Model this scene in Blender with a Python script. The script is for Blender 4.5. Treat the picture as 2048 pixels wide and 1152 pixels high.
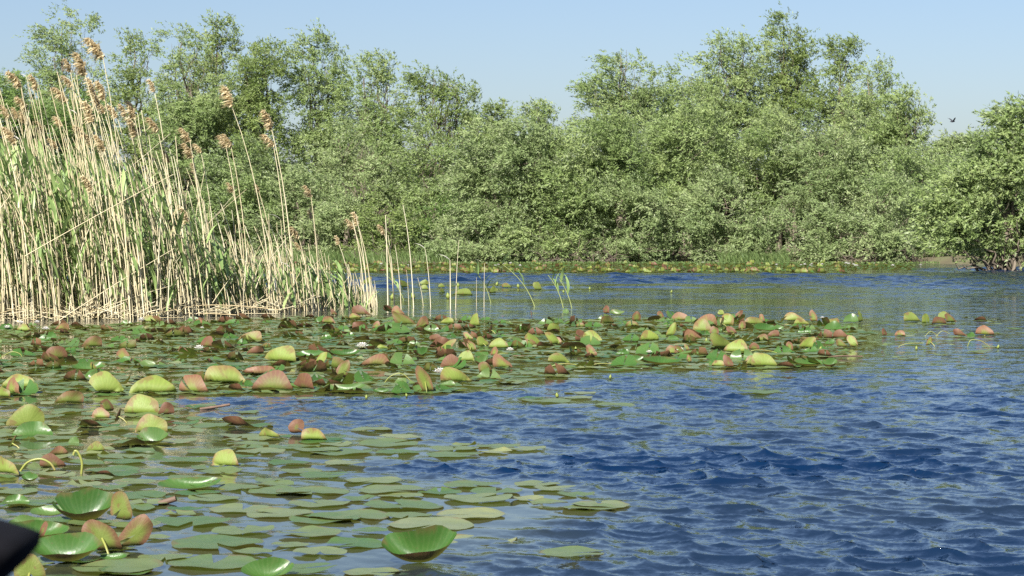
import bpy, math, random
import numpy as np
from mathutils import Vector

for o in list(bpy.data.objects):
    bpy.data.objects.remove(o)
scene = bpy.context.scene
COL = scene.collection

# ------------------------------------------------------------------ camera
CAM_H, F = 1.15, 4300.0
PITCH = math.atan(96 / F)
KD = F / 2472.0
cam_d = bpy.data.cameras.new('camera')
cam = bpy.data.objects.new('camera', cam_d)
COL.objects.link(cam)
cam.location = (0, 0, CAM_H)
cam.rotation_euler = (math.pi / 2 - PITCH, 0, 0)
cam_d.sensor_width = 36
cam_d.lens = 36 * F / 2048
cam_d.clip_start = 0.05
cam_d.clip_end = 6000
cam_d.dof.use_dof = True
cam_d.dof.focus_distance = 30
cam_d.dof.aperture_fstop = 22
scene.camera = cam

# ------------------------------------------------------------------ light
TO_SUN = Vector((-0.36, -0.88, 0.86)).normalized()
SUN_EL = math.asin(TO_SUN.z)
SUN_AZ = math.atan2(TO_SUN.x, TO_SUN.y)
world = bpy.data.worlds.new('World')
scene.world = world
world.use_nodes = True
wn = world.node_tree
wn.nodes.clear()
w_out = wn.nodes.new('ShaderNodeOutputWorld')
w_bg = wn.nodes.new('ShaderNodeBackground')
w_sky = wn.nodes.new('ShaderNodeTexSky')
w_sky.sky_type = 'NISHITA'
w_sky.sun_disc = False
w_sky.sun_elevation = SUN_EL
w_sky.sun_rotation = SUN_AZ
w_sky.altitude = 0
w_sky.air_density = 1.0
w_sky.dust_density = 1.3
w_sky.ozone_density = 5.0
w_bg.inputs['Strength'].default_value = 0.0540
w_tint = wn.nodes.new('ShaderNodeMix'); w_tint.data_type = 'RGBA'; w_tint.blend_type = 'MULTIPLY'
w_tint.inputs[0].default_value = 1.0
w_tint.inputs[7].default_value = (1.09, 1.0, .99, 1)
wn.links.new(w_sky.outputs[0], w_tint.inputs[6])
wn.links.new(w_tint.outputs[2], w_bg.inputs[0])
wn.links.new(w_bg.outputs[0], w_out.inputs[0])

sun_d = bpy.data.lights.new('sun', 'SUN')
sun_d.energy = 5.0
sun_d.angle = math.radians(0.53)
sun_d.color = (1.0, 0.955, 0.88)
sun = bpy.data.objects.new('sun', sun_d)
COL.objects.link(sun)
sun.location = (-20, -30, 60)
sun.rotation_euler = TO_SUN.to_track_quat('Z', 'Y').to_euler()

vs = scene.view_settings
vs.view_transform = 'Standard'
vs.look = 'None'
vs.exposure = 1.32
vs.gamma = 1
vs.use_curve_mapping = False
cy = scene.cycles
cy.max_bounces = 6
cy.diffuse_bounces = 3
cy.glossy_bounces = 3
cy.transmission_bounces = 3
cy.transparent_max_bounces = 4
cy.caustics_reflective = False
cy.caustics_refractive = False
cy.sample_clamp_indirect = 4
cy.use_denoising = False

# ------------------------------------------------------------------ helpers
R = random.Random(7)
NR = np.random.default_rng(11)
CP, SP = math.cos(PITCH), math.sin(PITCH)


def ray(px, py):
    cx, cyy = (px - 1024) / F, (576 - py) / F
    return Vector((cx, CP + SP * cyy, -SP + CP * cyy))


def ground(px, py, z=0.0):
    d = ray(px, py)
    t = (z - CAM_H) / d.z
    return Vector((d.x * t, d.y * t, z))


def at(px, py, Y):
    d = ray(px, py)
    t = Y / d.y
    return Vector((d.x * t, Y, CAM_H + d.z * t))


def tag(o, label=None, cat=None, group=None, kind=None):
    if label: o['label'] = label
    if cat: o['category'] = cat
    if group: o['group'] = group
    if kind: o['kind'] = kind
    return o


def link(o, parent=None):
    COL.objects.link(o)
    if parent is not None:
        o.parent = parent
    return o


def empty(name, loc=(0, 0, 0), rz=0.0):
    o = bpy.data.objects.new(name, None)
    o.empty_display_size = 0.1
    o.location = loc
    o.rotation_euler = (0, 0, rz)
    return link(o)


def mesh_np(name, V, Q=None, mat=None, smooth=False, T=None, attrs=None, uv=None):
    """V (n,3); Q (m,4) and/or T (k,3) index arrays; attrs {name: per-vertex floats}."""
    V = np.asarray(V, np.float32)
    me = bpy.data.meshes.new(name)
    parts, starts, n = [], [], 0
    if Q is not None and len(Q):
        Q = np.asarray(Q, np.int32)
        parts.append(Q.ravel()); starts.append(np.arange(len(Q), dtype=np.int32) * 4); n = Q.size
    if T is not None and len(T):
        T = np.asarray(T, np.int32)
        parts.append(T.ravel()); starts.append(n + np.arange(len(T), dtype=np.int32) * 3)
    loops = np.concatenate(parts); st = np.concatenate(starts)
    me.vertices.add(len(V)); me.vertices.foreach_set('co', V.ravel())
    me.loops.add(len(loops)); me.loops.foreach_set('vertex_index', loops)
    me.polygons.add(len(st)); me.polygons.foreach_set('loop_start', st)
    if smooth:
        me.polygons.foreach_set('use_smooth', np.ones(len(st), bool))
    for k, a in (attrs or {}).items():
        at_ = me.attributes.new(k, 'FLOAT', 'POINT')
        at_.data.foreach_set('value', np.asarray(a, np.float32))
    if uv is not None:
        l = me.uv_layers.new(name='disc')
        l.data.foreach_set('uv', np.asarray(uv, np.float32)[loops].ravel())
    if mat: me.materials.append(mat)
    me.update()
    me.validate()
    return me


def obj(name, me, parent=None):
    return link(bpy.data.objects.new(name, me), parent)


class Buf:
    """collects tubes / strips / arrays into one mesh"""
    def __init__(s): s.V, s.Q, s.T, s.A, s.n = [], [], [], [], 0

    def add(s, V, Q=None, T=None, a=0.0):
        V = np.asarray(V, float)
        s.V.append(V)
        if Q is not None and len(Q): s.Q.append(np.asarray(Q) + s.n)
        if T is not None and len(T): s.T.append(np.asarray(T) + s.n)
        s.A.append(np.broadcast_to(np.asarray(a, float), (len(V),)))
        s.n += len(V)

    def tube(s, pts, rad, sides=5, a=0.0):
        pts = np.asarray(pts, float)
        m = len(pts)
        rad = np.broadcast_to(np.asarray(rad, float), (m,))
        t = np.gradient(pts, axis=0)
        t /= np.linalg.norm(t, axis=1)[:, None] + 1e-9
        ref = np.where(np.abs(t[:, 2:3]) > 0.9, [[1.0, 0, 0]], [[0, 0, 1.0]])
        u = np.cross(t, ref); u /= np.linalg.norm(u, axis=1)[:, None] + 1e-9
        v = np.cross(t, u)
        ang = np.arange(sides) * 2 * np.pi / sides
        V = pts[:, None] + rad[:, None, None] * (np.cos(ang)[None, :, None] * u[:, None] + np.sin(ang)[None, :, None] * v[:, None])
        i, j = np.meshgrid(np.arange(m - 1), np.arange(sides), indexing='ij')
        k = (j + 1) % sides
        Q = np.stack([i * sides + j, i * sides + k, (i + 1) * sides + k, (i + 1) * sides + j], -1).reshape(-1, 4)
        s.add(V.reshape(-1, 3), Q, a=a)

    def strip(s, pts, side, half, a=0.0, fold=0.0):
        """a leaf blade: centre line pts, side vectors, half widths; fold lifts the edges"""
        pts = np.asarray(pts, float); m = len(pts)
        side = np.broadcast_to(np.asarray(side, float), (m, 3))
        half = np.asarray(half, float)[:, None]
        up = np.array([0, 0, fold])
        V = np.concatenate([pts - side * half + up * half, pts, pts + side * half + up * half])
        i = np.arange(m - 1)
        Q = np.concatenate([np.stack([i, i + m, i + m + 1, i + 1], -1), np.stack([i + m, i + 2 * m, i + 2 * m + 1, i + m + 1], -1)])
        s.add(V, Q, a=a)

    def mesh(s, name, mat, smooth=True, attr='tint'):
        return mesh_np(name, np.concatenate(s.V), np.concatenate(s.Q) if s.Q else None, mat, smooth,
                       np.concatenate(s.T) if s.T else None, {attr: np.concatenate(s.A)})


# ------------------------------------------------------------------ materials
def new_mat(name):
    m = bpy.data.materials.new(name)
    m.use_nodes = True
    nt = m.node_tree
    nt.nodes.clear()
    out = nt.nodes.new('ShaderNodeOutputMaterial')
    return m, nt, out


def N(nt, t, **kw):
    n = nt.nodes.new(t)
    for k, v in kw.items():
        if k.startswith('i_'):
            n.inputs[k[2:].replace('_', ' ')].default_value = v
        else:
            setattr(n, k, v)
    return n


def L(nt, a, b): nt.links.new(a, b)


def setin(nt, sock, v):
    if hasattr(v, 'links'): nt.links.new(v, sock)
    else: sock.default_value = v


def math_n(nt, op, a, b=0.0, clamp=False):
    n = nt.nodes.new('ShaderNodeMath'); n.operation = op; n.use_clamp = clamp
    setin(nt, n.inputs[0], a); setin(nt, n.inputs[1], b)
    return n.outputs[0]


def mixc(nt, f, a, b):
    n = nt.nodes.new('ShaderNodeMix'); n.data_type = 'RGBA'
    setin(nt, n.inputs[0], f)
    for s, v in ((n.inputs[6], a), (n.inputs[7], b)):
        if isinstance(v, tuple): v = (*v[:3], 1)
        setin(nt, s, v)
    return n.outputs[2]


def ramp(nt, f, stops):
    n = nt.nodes.new('ShaderNodeValToRGB')
    e = n.color_ramp.elements
    while len(e) < len(stops): e.new(0.5)
    for el, (p, c) in zip(e, stops):
        el.position = p; el.color = (*c, 1)
    setin(nt, n.inputs[0], f)
    return n.outputs[0]


def sss(nt, x, lo, hi):
    n = nt.nodes.new('ShaderNodeMapRange'); n.interpolation_type = 'SMOOTHSTEP'
    setin(nt, n.inputs[0], x); setin(nt, n.inputs[1], lo); setin(nt, n.inputs[2], hi)
    return n.outputs[0]


def attr(nt, name, kind='GEOMETRY'):
    n = nt.nodes.new('ShaderNodeAttribute'); n.attribute_name = name; n.attribute_type = kind
    return n.outputs['Fac']


def leafy(nt, out, col, rough=0.5, trans=0.3, tcol=None, spec=0.4, normal=None):
    p = N(nt, 'ShaderNodeBsdfPrincipled')
    p.inputs['Specular IOR Level'].default_value = spec
    setin(nt, p.inputs['Roughness'], rough)
    setin(nt, p.inputs['Base Color'], col)
    tr = N(nt, 'ShaderNodeBsdfTranslucent')
    setin(nt, tr.inputs[0], tcol if tcol is not None else col)
    if normal is not None:
        L(nt, normal, p.inputs['Normal'])
    mx = N(nt, 'ShaderNodeMixShader')
    mx.inputs[0].default_value = trans
    L(nt, p.outputs[0], mx.inputs[1]); L(nt, tr.outputs[0], mx.inputs[2])
    L(nt, mx.outputs[0], out.inputs[0])


def foliage_mat(name, c0, c1, c2, under):
    """tint 0..1 walks c0 -> c1 -> c2; the leaf's other face is paler (willow)"""
    m, nt, out = new_mat(name)
    t = attr(nt, 'tint')
    c = ramp(nt, t, [(0.0, c0), (0.5, c1), (1.0, c2)])
    g = N(nt, 'ShaderNodeNewGeometry')
    c = mixc(nt, math_n(nt, 'MULTIPLY', g.outputs['Backfacing'], 0.75), c, under)
    leafy(nt, out, c, 0.5, 0.45, spec=0.3)
    return m


M = {}
M['willow'] = foliage_mat('willow_leaf', (.145, .21, .065), (.225, .305, .105), (.31, .38, .15), (.35, .405, .24))
M['silver'] = foliage_mat('silver_willow_leaf', (.16, .225, .085), (.245, .32, .13), (.33, .395, .18), (.35, .39, .235))
M['poplar'] = foliage_mat('poplar_leaf', (.115, .17, .042), (.19, .26, .075), (.275, .34, .11), (.31, .36, .19))
M['dark'] = foliage_mat('dark_leaf', (.08, .14, .035), (.125, .205, .05), (.185, .27, .07), (.22, .29, .13))
M['yellowish'] = foliage_mat('yellowish_leaf', (.125, .18, .05), (.195, .26, .07), (.275, .33, .10), (.30, .35, .17))


def simple_mat(name, stops, scale=(30, 30, 30), rough=0.7, trans=0.0, spec=0.3, use_tint=True, tintmix=0.7):
    m, nt, out = new_mat(name)
    tc = N(nt, 'ShaderNodeTexCoord')
    mp = N(nt, 'ShaderNodeMapping'); mp.inputs['Scale'].default_value = scale
    L(nt, tc.outputs['Object'], mp.inputs[0])
    nz = N(nt, 'ShaderNodeTexNoise'); nz.inputs['Scale'].default_value = 1; nz.inputs['Detail'].default_value = 3
    L(nt, mp.outputs[0], nz.inputs[0])
    f = nz.outputs[0]
    if use_tint:
        a = math_n(nt, 'MULTIPLY', attr(nt, 'tint'), tintmix)
        f = math_n(nt, 'ADD', a, math_n(nt, 'MULTIPLY', f, 1 - tintmix), True)
    leafy(nt, out, ramp(nt, f, stops), rough, trans, spec=spec)
    return m


M['bark'] = simple_mat('willow_bark', [(0, (.07, .055, .04)), (.5, (.14, .115, .085)), (1, (.23, .20, .16))], (8, 8, 3), .9, use_tint=False)
M['deadwood'] = simple_mat('dead_wood', [(0, (.075, .058, .045)), (.5, (.14, .11, .085)), (1, (.22, .18, .145))], (8, 8, 3), .9, use_tint=False)
M['dry'] = simple_mat('dry_reed', [(0, (.27, .20, .105)), (.3, (.45, .375, .215)), (.65, (.60, .53, .345)), (1, (.68, .63, .48))], (40, 40, 3), .55, .08)
M['plume'] = simple_mat('reed_plume', [(0, (.50, .40, .235)), (.5, (.63, .53, .33)), (1, (.74, .65, .44))], (60, 60, 40), .85, .45)
M['reedleaf'] = simple_mat('reed_leaf', [(0, (.13, .20, .06)), (.5, (.23, .33, .11)), (1, (.36, .45, .18))], (12, 12, 4), .42, .3, .5)
M['greenstem'] = simple_mat('green_reed_stem', [(0, (.16, .20, .06)), (.5, (.27, .31, .11)), (1, (.38, .40, .2))], (30, 30, 4), .5, .1)
M['drypale'] = simple_mat('pale_dead_leaf', [(0, (.55, .50, .42)), (1, (.72, .68, .60))], (20, 20, 20), .6, .3)
M['grass'] = simple_mat('bank_grass', [(0, (.06, .10, .028)), (.5, (.10, .155, .045)), (1, (.17, .215, .075))], (3, 3, 3), .6, .3)
M['weeds'] = simple_mat('weed_leaf', [(0, (.045, .085, .02)), (.5, (.08, .135, .035)), (1, (.14, .19, .06))], (3, 3, 3), .5, .3)
M['petal'] = simple_mat('white_petal', [(0, (.70, .68, .62)), (1, (.84, .83, .80))], (20, 20, 20), .5, .25)
M['stamen'] = simple_mat('yellow_stamen', [(0, (.62, .40, .04)), (1, (.75, .52, .08))], (60, 60, 60), .6)
M['bud'] = simple_mat('green_bud', [(0, (.10, .15, .03)), (1, (.24, .27, .06))], (30, 30, 30), .5, .1)
M['stalk'] = simple_mat('lily_stalk', [(0, (.15, .18, .035)), (.5, (.24, .26, .06)), (1, (.26, .17, .08))], (9, 9, 9), .4, .15, .5, use_tint=False)
M['twig'] = simple_mat('sunken_twig', [(0, (.05, .035, .025)), (1, (.16, .10, .07))], (20, 20, 20), .7, use_tint=False)
M['black'] = simple_mat('black_rubber', [(0, (.003, .003, .004)), (1, (.006, .006, .008))], (40, 40, 40), .9, spec=.1, use_tint=False)
M['bird'] = simple_mat('dark_feather', [(0, (.02, .022, .028)), (1, (.05, .05, .06))], (40, 40, 40), .7, use_tint=False)


def pad_mat(name, from_object):
    """water-lily leaf: green glossy upper face; olive to wine-red veined lower face.
    red, glow, tone come from the object's colour or from mesh attributes"""
    m, nt, out = new_mat(name)
    if from_object:
        oi = N(nt, 'ShaderNodeObjectInfo')
        sp = N(nt, 'ShaderNodeSeparateColor'); L(nt, oi.outputs['Color'], sp.inputs[0])
        red, glow, tone = sp.outputs[0], sp.outputs[1], sp.outputs[2]
        seed = oi.outputs['Random']
    else:
        red, glow, tone, seed = (attr(nt, k) for k in ('red', 'glow', 'tone', 'seed'))
    uvn = N(nt, 'ShaderNodeUVMap'); uvn.uv_map = 'disc'
    sx = N(nt, 'ShaderNodeSeparateXYZ'); L(nt, uvn.outputs[0], sx.inputs[0])
    u = math_n(nt, 'SUBTRACT', math_n(nt, 'MULTIPLY', sx.outputs[0], 2.0), 1.0)
    v = math_n(nt, 'SUBTRACT', math_n(nt, 'MULTIPLY', sx.outputs[1], 2.0), 1.0)
    r = math_n(nt, 'SQRT', math_n(nt, 'ADD', math_n(nt, 'MULTIPLY', u, u), math_n(nt, 'MULTIPLY', v, v)))
    cb = N(nt, 'ShaderNodeCombineXYZ'); L(nt, u, cb.inputs[0]); L(nt, v, cb.inputs[1]); L(nt, math_n(nt, 'MULTIPLY', seed, 37.0), cb.inputs[2])
    nz = N(nt, 'ShaderNodeTexNoise'); nz.inputs['Scale'].default_value = 2.2; nz.inputs['Detail'].default_value = 4; L(nt, cb.outputs[0], nz.inputs[0])
    nf = N(nt, 'ShaderNodeTexNoise'); nf.inputs['Scale'].default_value = 16; nf.inputs['Detail'].default_value = 3; L(nt, cb.outputs[0], nf.inputs[0])
    ang = math_n(nt, 'ADD', math_n(nt, 'ARCTAN2', v, u), math_n(nt, 'MULTIPLY', nz.outputs[0], 0.25))

    def veins(k, p): return math_n(nt, 'POWER', math_n(nt, 'ABSOLUTE', math_n(nt, 'COSINE', math_n(nt, 'MULTIPLY', ang, k))), p)
    v1 = math_n(nt, 'MULTIPLY', veins(7.0, 16.0), math_n(nt, 'SUBTRACT', 1.05, math_n(nt, 'MULTIPLY', r, .45), True))
    v2 = math_n(nt, 'MULTIPLY', veins(14.0, 10.0), sss(nt, r, .38, .62))
    v2 = math_n(nt, 'MULTIPLY', v2, .7)
    vein = math_n(nt, 'MAXIMUM', v1, v2)
    # lower face
    rr = math_n(nt, 'ADD', r, math_n(nt, 'MULTIPLY', math_n(nt, 'SUBTRACT', nz.outputs[0], .5), .7))
    rim = sss(nt, math_n(nt, 'ADD', rr, math_n(nt, 'MULTIPLY', math_n(nt, 'SUBTRACT', red, .5), 1.1)), .34, 1.04)
    lowc = mixc(nt, glow, (.09, .11, .022), (.165, .225, .038))
    lowr = mixc(nt, glow, (.10, .036, .024), (.205, .095, .058))
    low = mixc(nt, rim, lowc, lowr)
    low = mixc(nt, math_n(nt, 'MULTIPLY', vein, math_n(nt, 'MULTIPLY_ADD', glow, .35) if False else .17), low, mixc(nt, glow, (.18, .19, .05), (.33, .38, .09)))
    low = mixc(nt, math_n(nt, 'MULTIPLY', sss(nt, nf.outputs[0], .5, .75), .25), low, (.16, .10, .05))
    low = mixc(nt, math_n(nt, 'MULTIPLY', sss(nt, math_n(nt, 'ADD', nz.outputs[0], math_n(nt, 'MULTIPLY', r, .12)), .64, .74), .6), low, (.15, .085, .035))
    # upper face
    top = ramp(nt, math_n(nt, 'ADD', math_n(nt, 'MULTIPLY', tone, .75), math_n(nt, 'MULTIPLY', nz.outputs[0], .25)),
               [(0, (.026, .075, .014)), (.3, (.05, .12, .024)), (.6, (.125, .17, .062)), (.85, (.20, .23, .11)), (1, (.30, .31, .10))])
    top = mixc(nt, math_n(nt, 'MULTIPLY', vein, .11), top, (.20, .24, .10))
    top = mixc(nt, math_n(nt, 'MULTIPLY', sss(nt, math_n(nt, 'ADD', rr, math_n(nt, 'MULTIPLY', red, .12)), .93, 1.15), .55), top, (.15, .075, .04))
    spots = sss(nt, nf.outputs[0], .63, .72)
    top = mixc(nt, math_n(nt, 'MULTIPLY', spots, .55), top, (.10, .08, .035))
    g = N(nt, 'ShaderNodeNewGeometry')
    col = mixc(nt, g.outputs['Backfacing'], top, low)
    h = math_n(nt, 'ADD', math_n(nt, 'MULTIPLY', vein, -.18), math_n(nt, 'MULTIPLY', nz.outputs[0], 2.5))
    h = math_n(nt, 'ADD', h, math_n(nt, 'MULTIPLY', nf.outputs[0], .35))
    bp = N(nt, 'ShaderNodeBump'); bp.inputs['Strength'].default_value = .3; bp.inputs['Distance'].default_value = .003
    L(nt, h, bp.inputs['Height'])
    rough = math_n(nt, 'ADD', math_n(nt, 'MULTIPLY_ADD' if False else 'MULTIPLY', g.outputs['Backfacing'], .22), math_n(nt, 'ADD', .24, math_n(nt, 'MULTIPLY', nf.outputs[0], .22)))
    leafy(nt, out, col, rough, .26, mixc(nt, .5, col, (.25, .32, .04)), spec=.38, normal=bp.outputs[0])
    return m


M['pad'] = pad_mat('lily_leaf', True)
M['padmass'] = pad_mat('lily_leaf_mass', False)


def water_mat():
    m, nt, out = new_mat('lake_water')
    g = N(nt, 'ShaderNodeNewGeometry')
    rip = attr(nt, 'ripple')
    fine = attr(nt, 'fine')
    acc = g.outputs['Normal']
    for sc, st, amp, off in ((2.6, (1.0, 1.5, 1), .30, 0), (7.5, (1.0, 1.4, 1), .34, 31), (21, (1, 1.2, 1), .30, 77), (55, (1, 1.2, 1), .22, 13)):
        mp = N(nt, 'ShaderNodeMapping'); mp.inputs['Scale'].default_value = st; mp.inputs['Location'].default_value = (off, off, 0)
        mp.inputs['Rotation'].default_value = (0, 0, .25)
        L(nt, g.outputs['Position'], mp.inputs[0])
        nz = N(nt, 'ShaderNodeTexNoise'); nz.inputs['Scale'].default_value = sc; nz.inputs['Detail'].default_value = 4
        L(nt, mp.outputs[0], nz.inputs[0])
        s = N(nt, 'ShaderNodeVectorMath'); s.operation = 'SUBTRACT'; L(nt, nz.outputs['Color'], s.inputs[0]); s.inputs[1].default_value = (.5, .5, .5)
        k = N(nt, 'ShaderNodeVectorMath'); k.operation = 'MULTIPLY'; L(nt, s.outputs[0], k.inputs[0]); k.inputs[1].default_value = (amp, amp * 1.3, 0)
        k2 = N(nt, 'ShaderNodeVectorMath'); k2.operation = 'SCALE'; L(nt, k.outputs[0], k2.inputs[0]); L(nt, fine, k2.inputs['Scale'])
        a = N(nt, 'ShaderNodeVectorMath'); a.operation = 'ADD'; L(nt, acc, a.inputs[0]); L(nt, k2.outputs[0], a.inputs[1])
        acc = a.outputs[0]
    nn = N(nt, 'ShaderNodeVectorMath'); nn.operation = 'NORMALIZE'; L(nt, acc, nn.inputs[0])
    p = N(nt, 'ShaderNodeBsdfPrincipled', i_Roughness=.06, i_IOR=1.333)
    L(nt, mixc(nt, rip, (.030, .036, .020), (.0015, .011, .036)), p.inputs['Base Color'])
    L(nt, nn.outputs[0], p.inputs['Normal'])
    L(nt, p.outputs[0], out.inputs[0])
    return m


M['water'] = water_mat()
M['ground'] = simple_mat('muddy_ground', [(0, (.05, .04, .025)), (.5, (.09, .08, .045)), (1, (.10, .13, .05))], (.8, .8, .8), .95, use_tint=False)

# ------------------------------------------------------------------ layout of the lily leaves (positions first: they calm the water)
# x, y of the foot in the photograph, width, height, tone
CURL = '''113 719 46 26 r|126 661 37 16 p|158 656 32 11 d|48 663 30 13 w|183 695 42 22 o|415 695 34 22 r|370 707 32 13 r|250 722 40 23 v
497 683 60 19 b|438 673 44 9 d|300 645 30 13 w|400 649 38 9 p|455 644 32 10 d|506 710 44 15 r|560 724 80 30 B|562 735 50 13 d|461 767 96 31 B
530 750 70 18 p|547 782 84 37 R|612 779 66 31 r|482 783 60 12 d|215 786 86 35 B|301 787 96 31 B|390 786 65 33 v|38 777 76 26 B|29 789 41 31 p
6 796 40 20 b|137 808 58 26 o|50 860 74 48 n|285 830 72 38 B|331 832 31 25 r|202 839 38 21 p|214 825 28 24 o|231 846 15 43 e|181 855 74 14 d
303 868 68 38 b|305 890 64 34 g|262 893 66 12 d|60 874 86 26 g|19 898 12 34 e|492 855 80 18 d|590 869 32 30 r|540 877 58 18 b|629 882 52 24 w
144 892 24 15 g|191 906 40 19 b|113 913 48 16 p|107 938 52 27 r|452 935 68 33 B|18 950 66 30 b|60 966 34 18 g|215 953 55 7 d|377 979 125 22 G
168 1042 122 66 G|249 1044 44 58 P|212 1105 68 66 P|258 1098 60 64 P|132 1124 140 56 G|75 1078 120 34 G|86 1080 20 46 r|62 1168 62 54 P|533 1158 104 38 g
836 1126 150 74 C|725 631 38 19 r|741 628 14 20 e|797 630 28 15 p|782 625 20 14 d|668 631 13 10 r|814 650 40 23 o|843 656 34 21 p|638 648 17 15 g
658 647 30 13 p|709 638 27 10 w|894 648 35 12 w|954 653 26 23 b|721 660 34 17 r|661 662 33 12 d|754 658 17 14 p|856 670 31 14 d|979 669 13 17 e
720 682 40 10 d|760 691 42 12 d|771 699 30 8 b|819 687 40 10 d|878 696 46 22 r|889 704 34 22 b|873 682 36 12 r|942 681 16 15 p|966 694 26 20 b
945 703 18 20 p|931 698 34 12 o|997 698 44 19 B|1038 696 28 21 g|1068 693 33 25 b|1113 690 32 24 w|1117 690 17 14 p|1162 684 31 23 r|1190 688 38 25 B
1092 695 38 10 d|1150 698 62 14 d|1188 714 19 22 p|1212 648 38 17 o|1215 628 17 16 r|1234 630 30 11 g|1273 643 19 19 o|1106 664 36 17 n|1103 668 36 9 d
1130 628 14 10 g|844 714 22 23 g|906 737 50 26 r|932 724 34 21 w|962 731 27 22 g|969 747 32 22 o|1005 737 40 24 p|747 732 66 21 p|790 739 28 15 d
680 756 26 34 P|641 730 22 24 w|853 785 30 50 W|913 765 72 28 b|894 773 34 9 g|689 785 82 18 G|762 788 32 10 g|1121 727 50 20 b|988 713 17 18 p
620 716 60 15 G|690 713 60 16 G|176 742 66 18 G|1312 642 40 11 d|1322 638 14 15 p|1359 642 40 17 p|1412 654 52 24 p|1406 665 46 25 b|1453 652 28 24 b
1474 638 17 15 r|1443 633 14 11 b|1441 656 15 19 e|1429 671 18 17 r|1484 660 14 17 P|1505 650 44 16 b|1527 645 14 15 p|1530 663 50 16 G|1558 661 20 11 g
1593 643 46 17 w|1606 650 34 12 b|1626 644 18 22 P|1659 650 36 12 b|1666 660 42 16 g|1702 645 30 16 g|1718 645 17 19 n|1825 644 34 19 n|1850 648 18 20 n
1877 649 34 15 r|1889 640 26 16 n|1901 646 24 17 o|1963 642 30 7 d|1924 673 30 14 r|1944 675 22 10 g|1971 671 40 18 v|1856 693 14 17 p|1801 673 22 11 p
1768 673 12 14 r|1297 682 48 19 w|1340 673 22 23 w|1386 679 42 17 p|1344 681 34 8 g|1445 697 44 28 n|1472 706 50 24 B|1509 701 22 14 o|1466 668 20 14 r
1525 683 26 14 o|1546 675 24 14 r|1614 697 36 22 b|1681 677 30 16 r|1706 695 20 24 w|1685 695 24 14 o|1579 703 14 18 P|1343 709 22 17 p|1361 709 18 17 p
1375 702 8 12 p|1324 730 80 17 G|1270 726 44 14 G|1437 734 28 12 w|1457 736 20 22 r|1530 734 52 26 B|1503 731 28 18 b|1659 736 30 20 g|1620 733 68 15 G
1570 735 50 9 d|1378 726 10 14 p|809 577 22 15 n|846 571 20 11 n|850 580 16 11 n|883 576 14 8 n|883 588 18 10 n|925 591 40 13 n|985 588 17 14 n|1014 576 24 9 n|1075 581 17 17 n|730 569 22 14 n|140 1094 96 24 d|196 1074 66 24 g|52 1062 70 26 g|226 1124 54 12 g|100 1034 80 20 g|28 1010 60 18 g'''
CURL = [(float(a[0]), float(a[1]), float(a[2]), float(a[3]), a[4]) for a in (t.split() for row in CURL.split('\n') for t in row.split('|'))]
# hand-placed flat leaves: x, y, width
FLAT = '''386 1047 155|485 1065 126|434 1089 185|581 1093 80|273 968 92|308 1077 68|236 1139 180|427 1130 180|485 1021 133|560 1030 137|625 986 148|650 1040 150|622 1070 140
700 1034 168|863 1052 178|942 1032 150|955 1000 147|785 982 143|802 994 92|945 973 120|1075 970 95|1200 1012 120|1180 1018 110|1143 1108 143|740 1066 78|713 1090 137|640 1108 110
805 1014 165|907 900 100|996 894 90|1048 900 90|795 906 90|907 911 110|778 889 120|634 903 100|682 906 140|743 862 90|229 1112 60|180 960 90|320 945 80|250 925 90|420 905 100|350 885 90
520 905 100|590 895 110|600 945 90|690 930 90|560 985 130|150 1000 110|60 1010 110|30 985 90|250 1145 120|330 1118 110|1150 797 70|1060 798 60|1230 812 90|1520 786 90|1090 803 110|1160 787 66
1100 742 90|1000 778 60|1030 755 80|620 802 60|410 812 50|740 1148 120|960 1080 150'''
FLAT = [tuple(float(q) for q in t.split()) for row in FLAT.split('\n') for t in row.split('|')]


def inside(poly, x, y):
    c = False
    for (x1, y1), (x2, y2) in zip(poly, poly[1:] + poly[:1]):
        if (y1 > y) != (y2 > y) and x < (x2 - x1) * (y - y1) / (y2 - y1) + x1:
            c = not c
    return c


def wpoly(pts): return [tuple(ground(*p)[:2]) for p in pts]


POLY_NEAR = wpoly([(-330, 800), (380, 800), (520, 820), (460, 870), (700, 872), (870, 878), (1090, 896), (880, 918), (640, 935), (760, 965), (1080, 962), (1270, 1012), (1050, 1035), (990, 1075), (700, 1110), (560, 1160), (200, 1260), (-330, 1260)])
POLY_MAT = wpoly([(-260, 652), (180, 652), (600, 634), (760, 634), (1100, 640), (1300, 636), (1480, 640), (1660, 648), (1740, 668), (1680, 700), (1700, 738), (1400, 738), (1180, 744), (960, 780), (700, 792), (500, 790), (-260, 800)])
POLY_TAIL = wpoly([(1660, 640), (1960, 634), (2060, 665), (1980, 705), (1700, 730), (1620, 690)])
POLY_MID = wpoly([(700, 560), (1000, 570), (1090, 585), (1010, 600), (720, 600)])

flat_pts = []          # (x, y, R, tag) world


def scatter(poly, n, rmin, rmax, gap, tagname, keep=None):
    xs, ys = [p[0] for p in poly], [p[1] for p in poly]
    got = 0
    for _ in range(n * 14):
        if got >= n: break
        x, y = R.uniform(min(xs), max(xs)), R.uniform(min(ys), max(ys))
        if not inside(poly, x, y): continue
        r = R.uniform(rmin, rmax)
        if keep and R.random() > keep(x, y): continue
        if any((x - a) ** 2 + (y - b) ** 2 < (gap * (r + q)) ** 2 for a, b, q, _t in flat_pts): continue
        flat_pts.append((x, y, r, tagname)); got += 1


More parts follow.
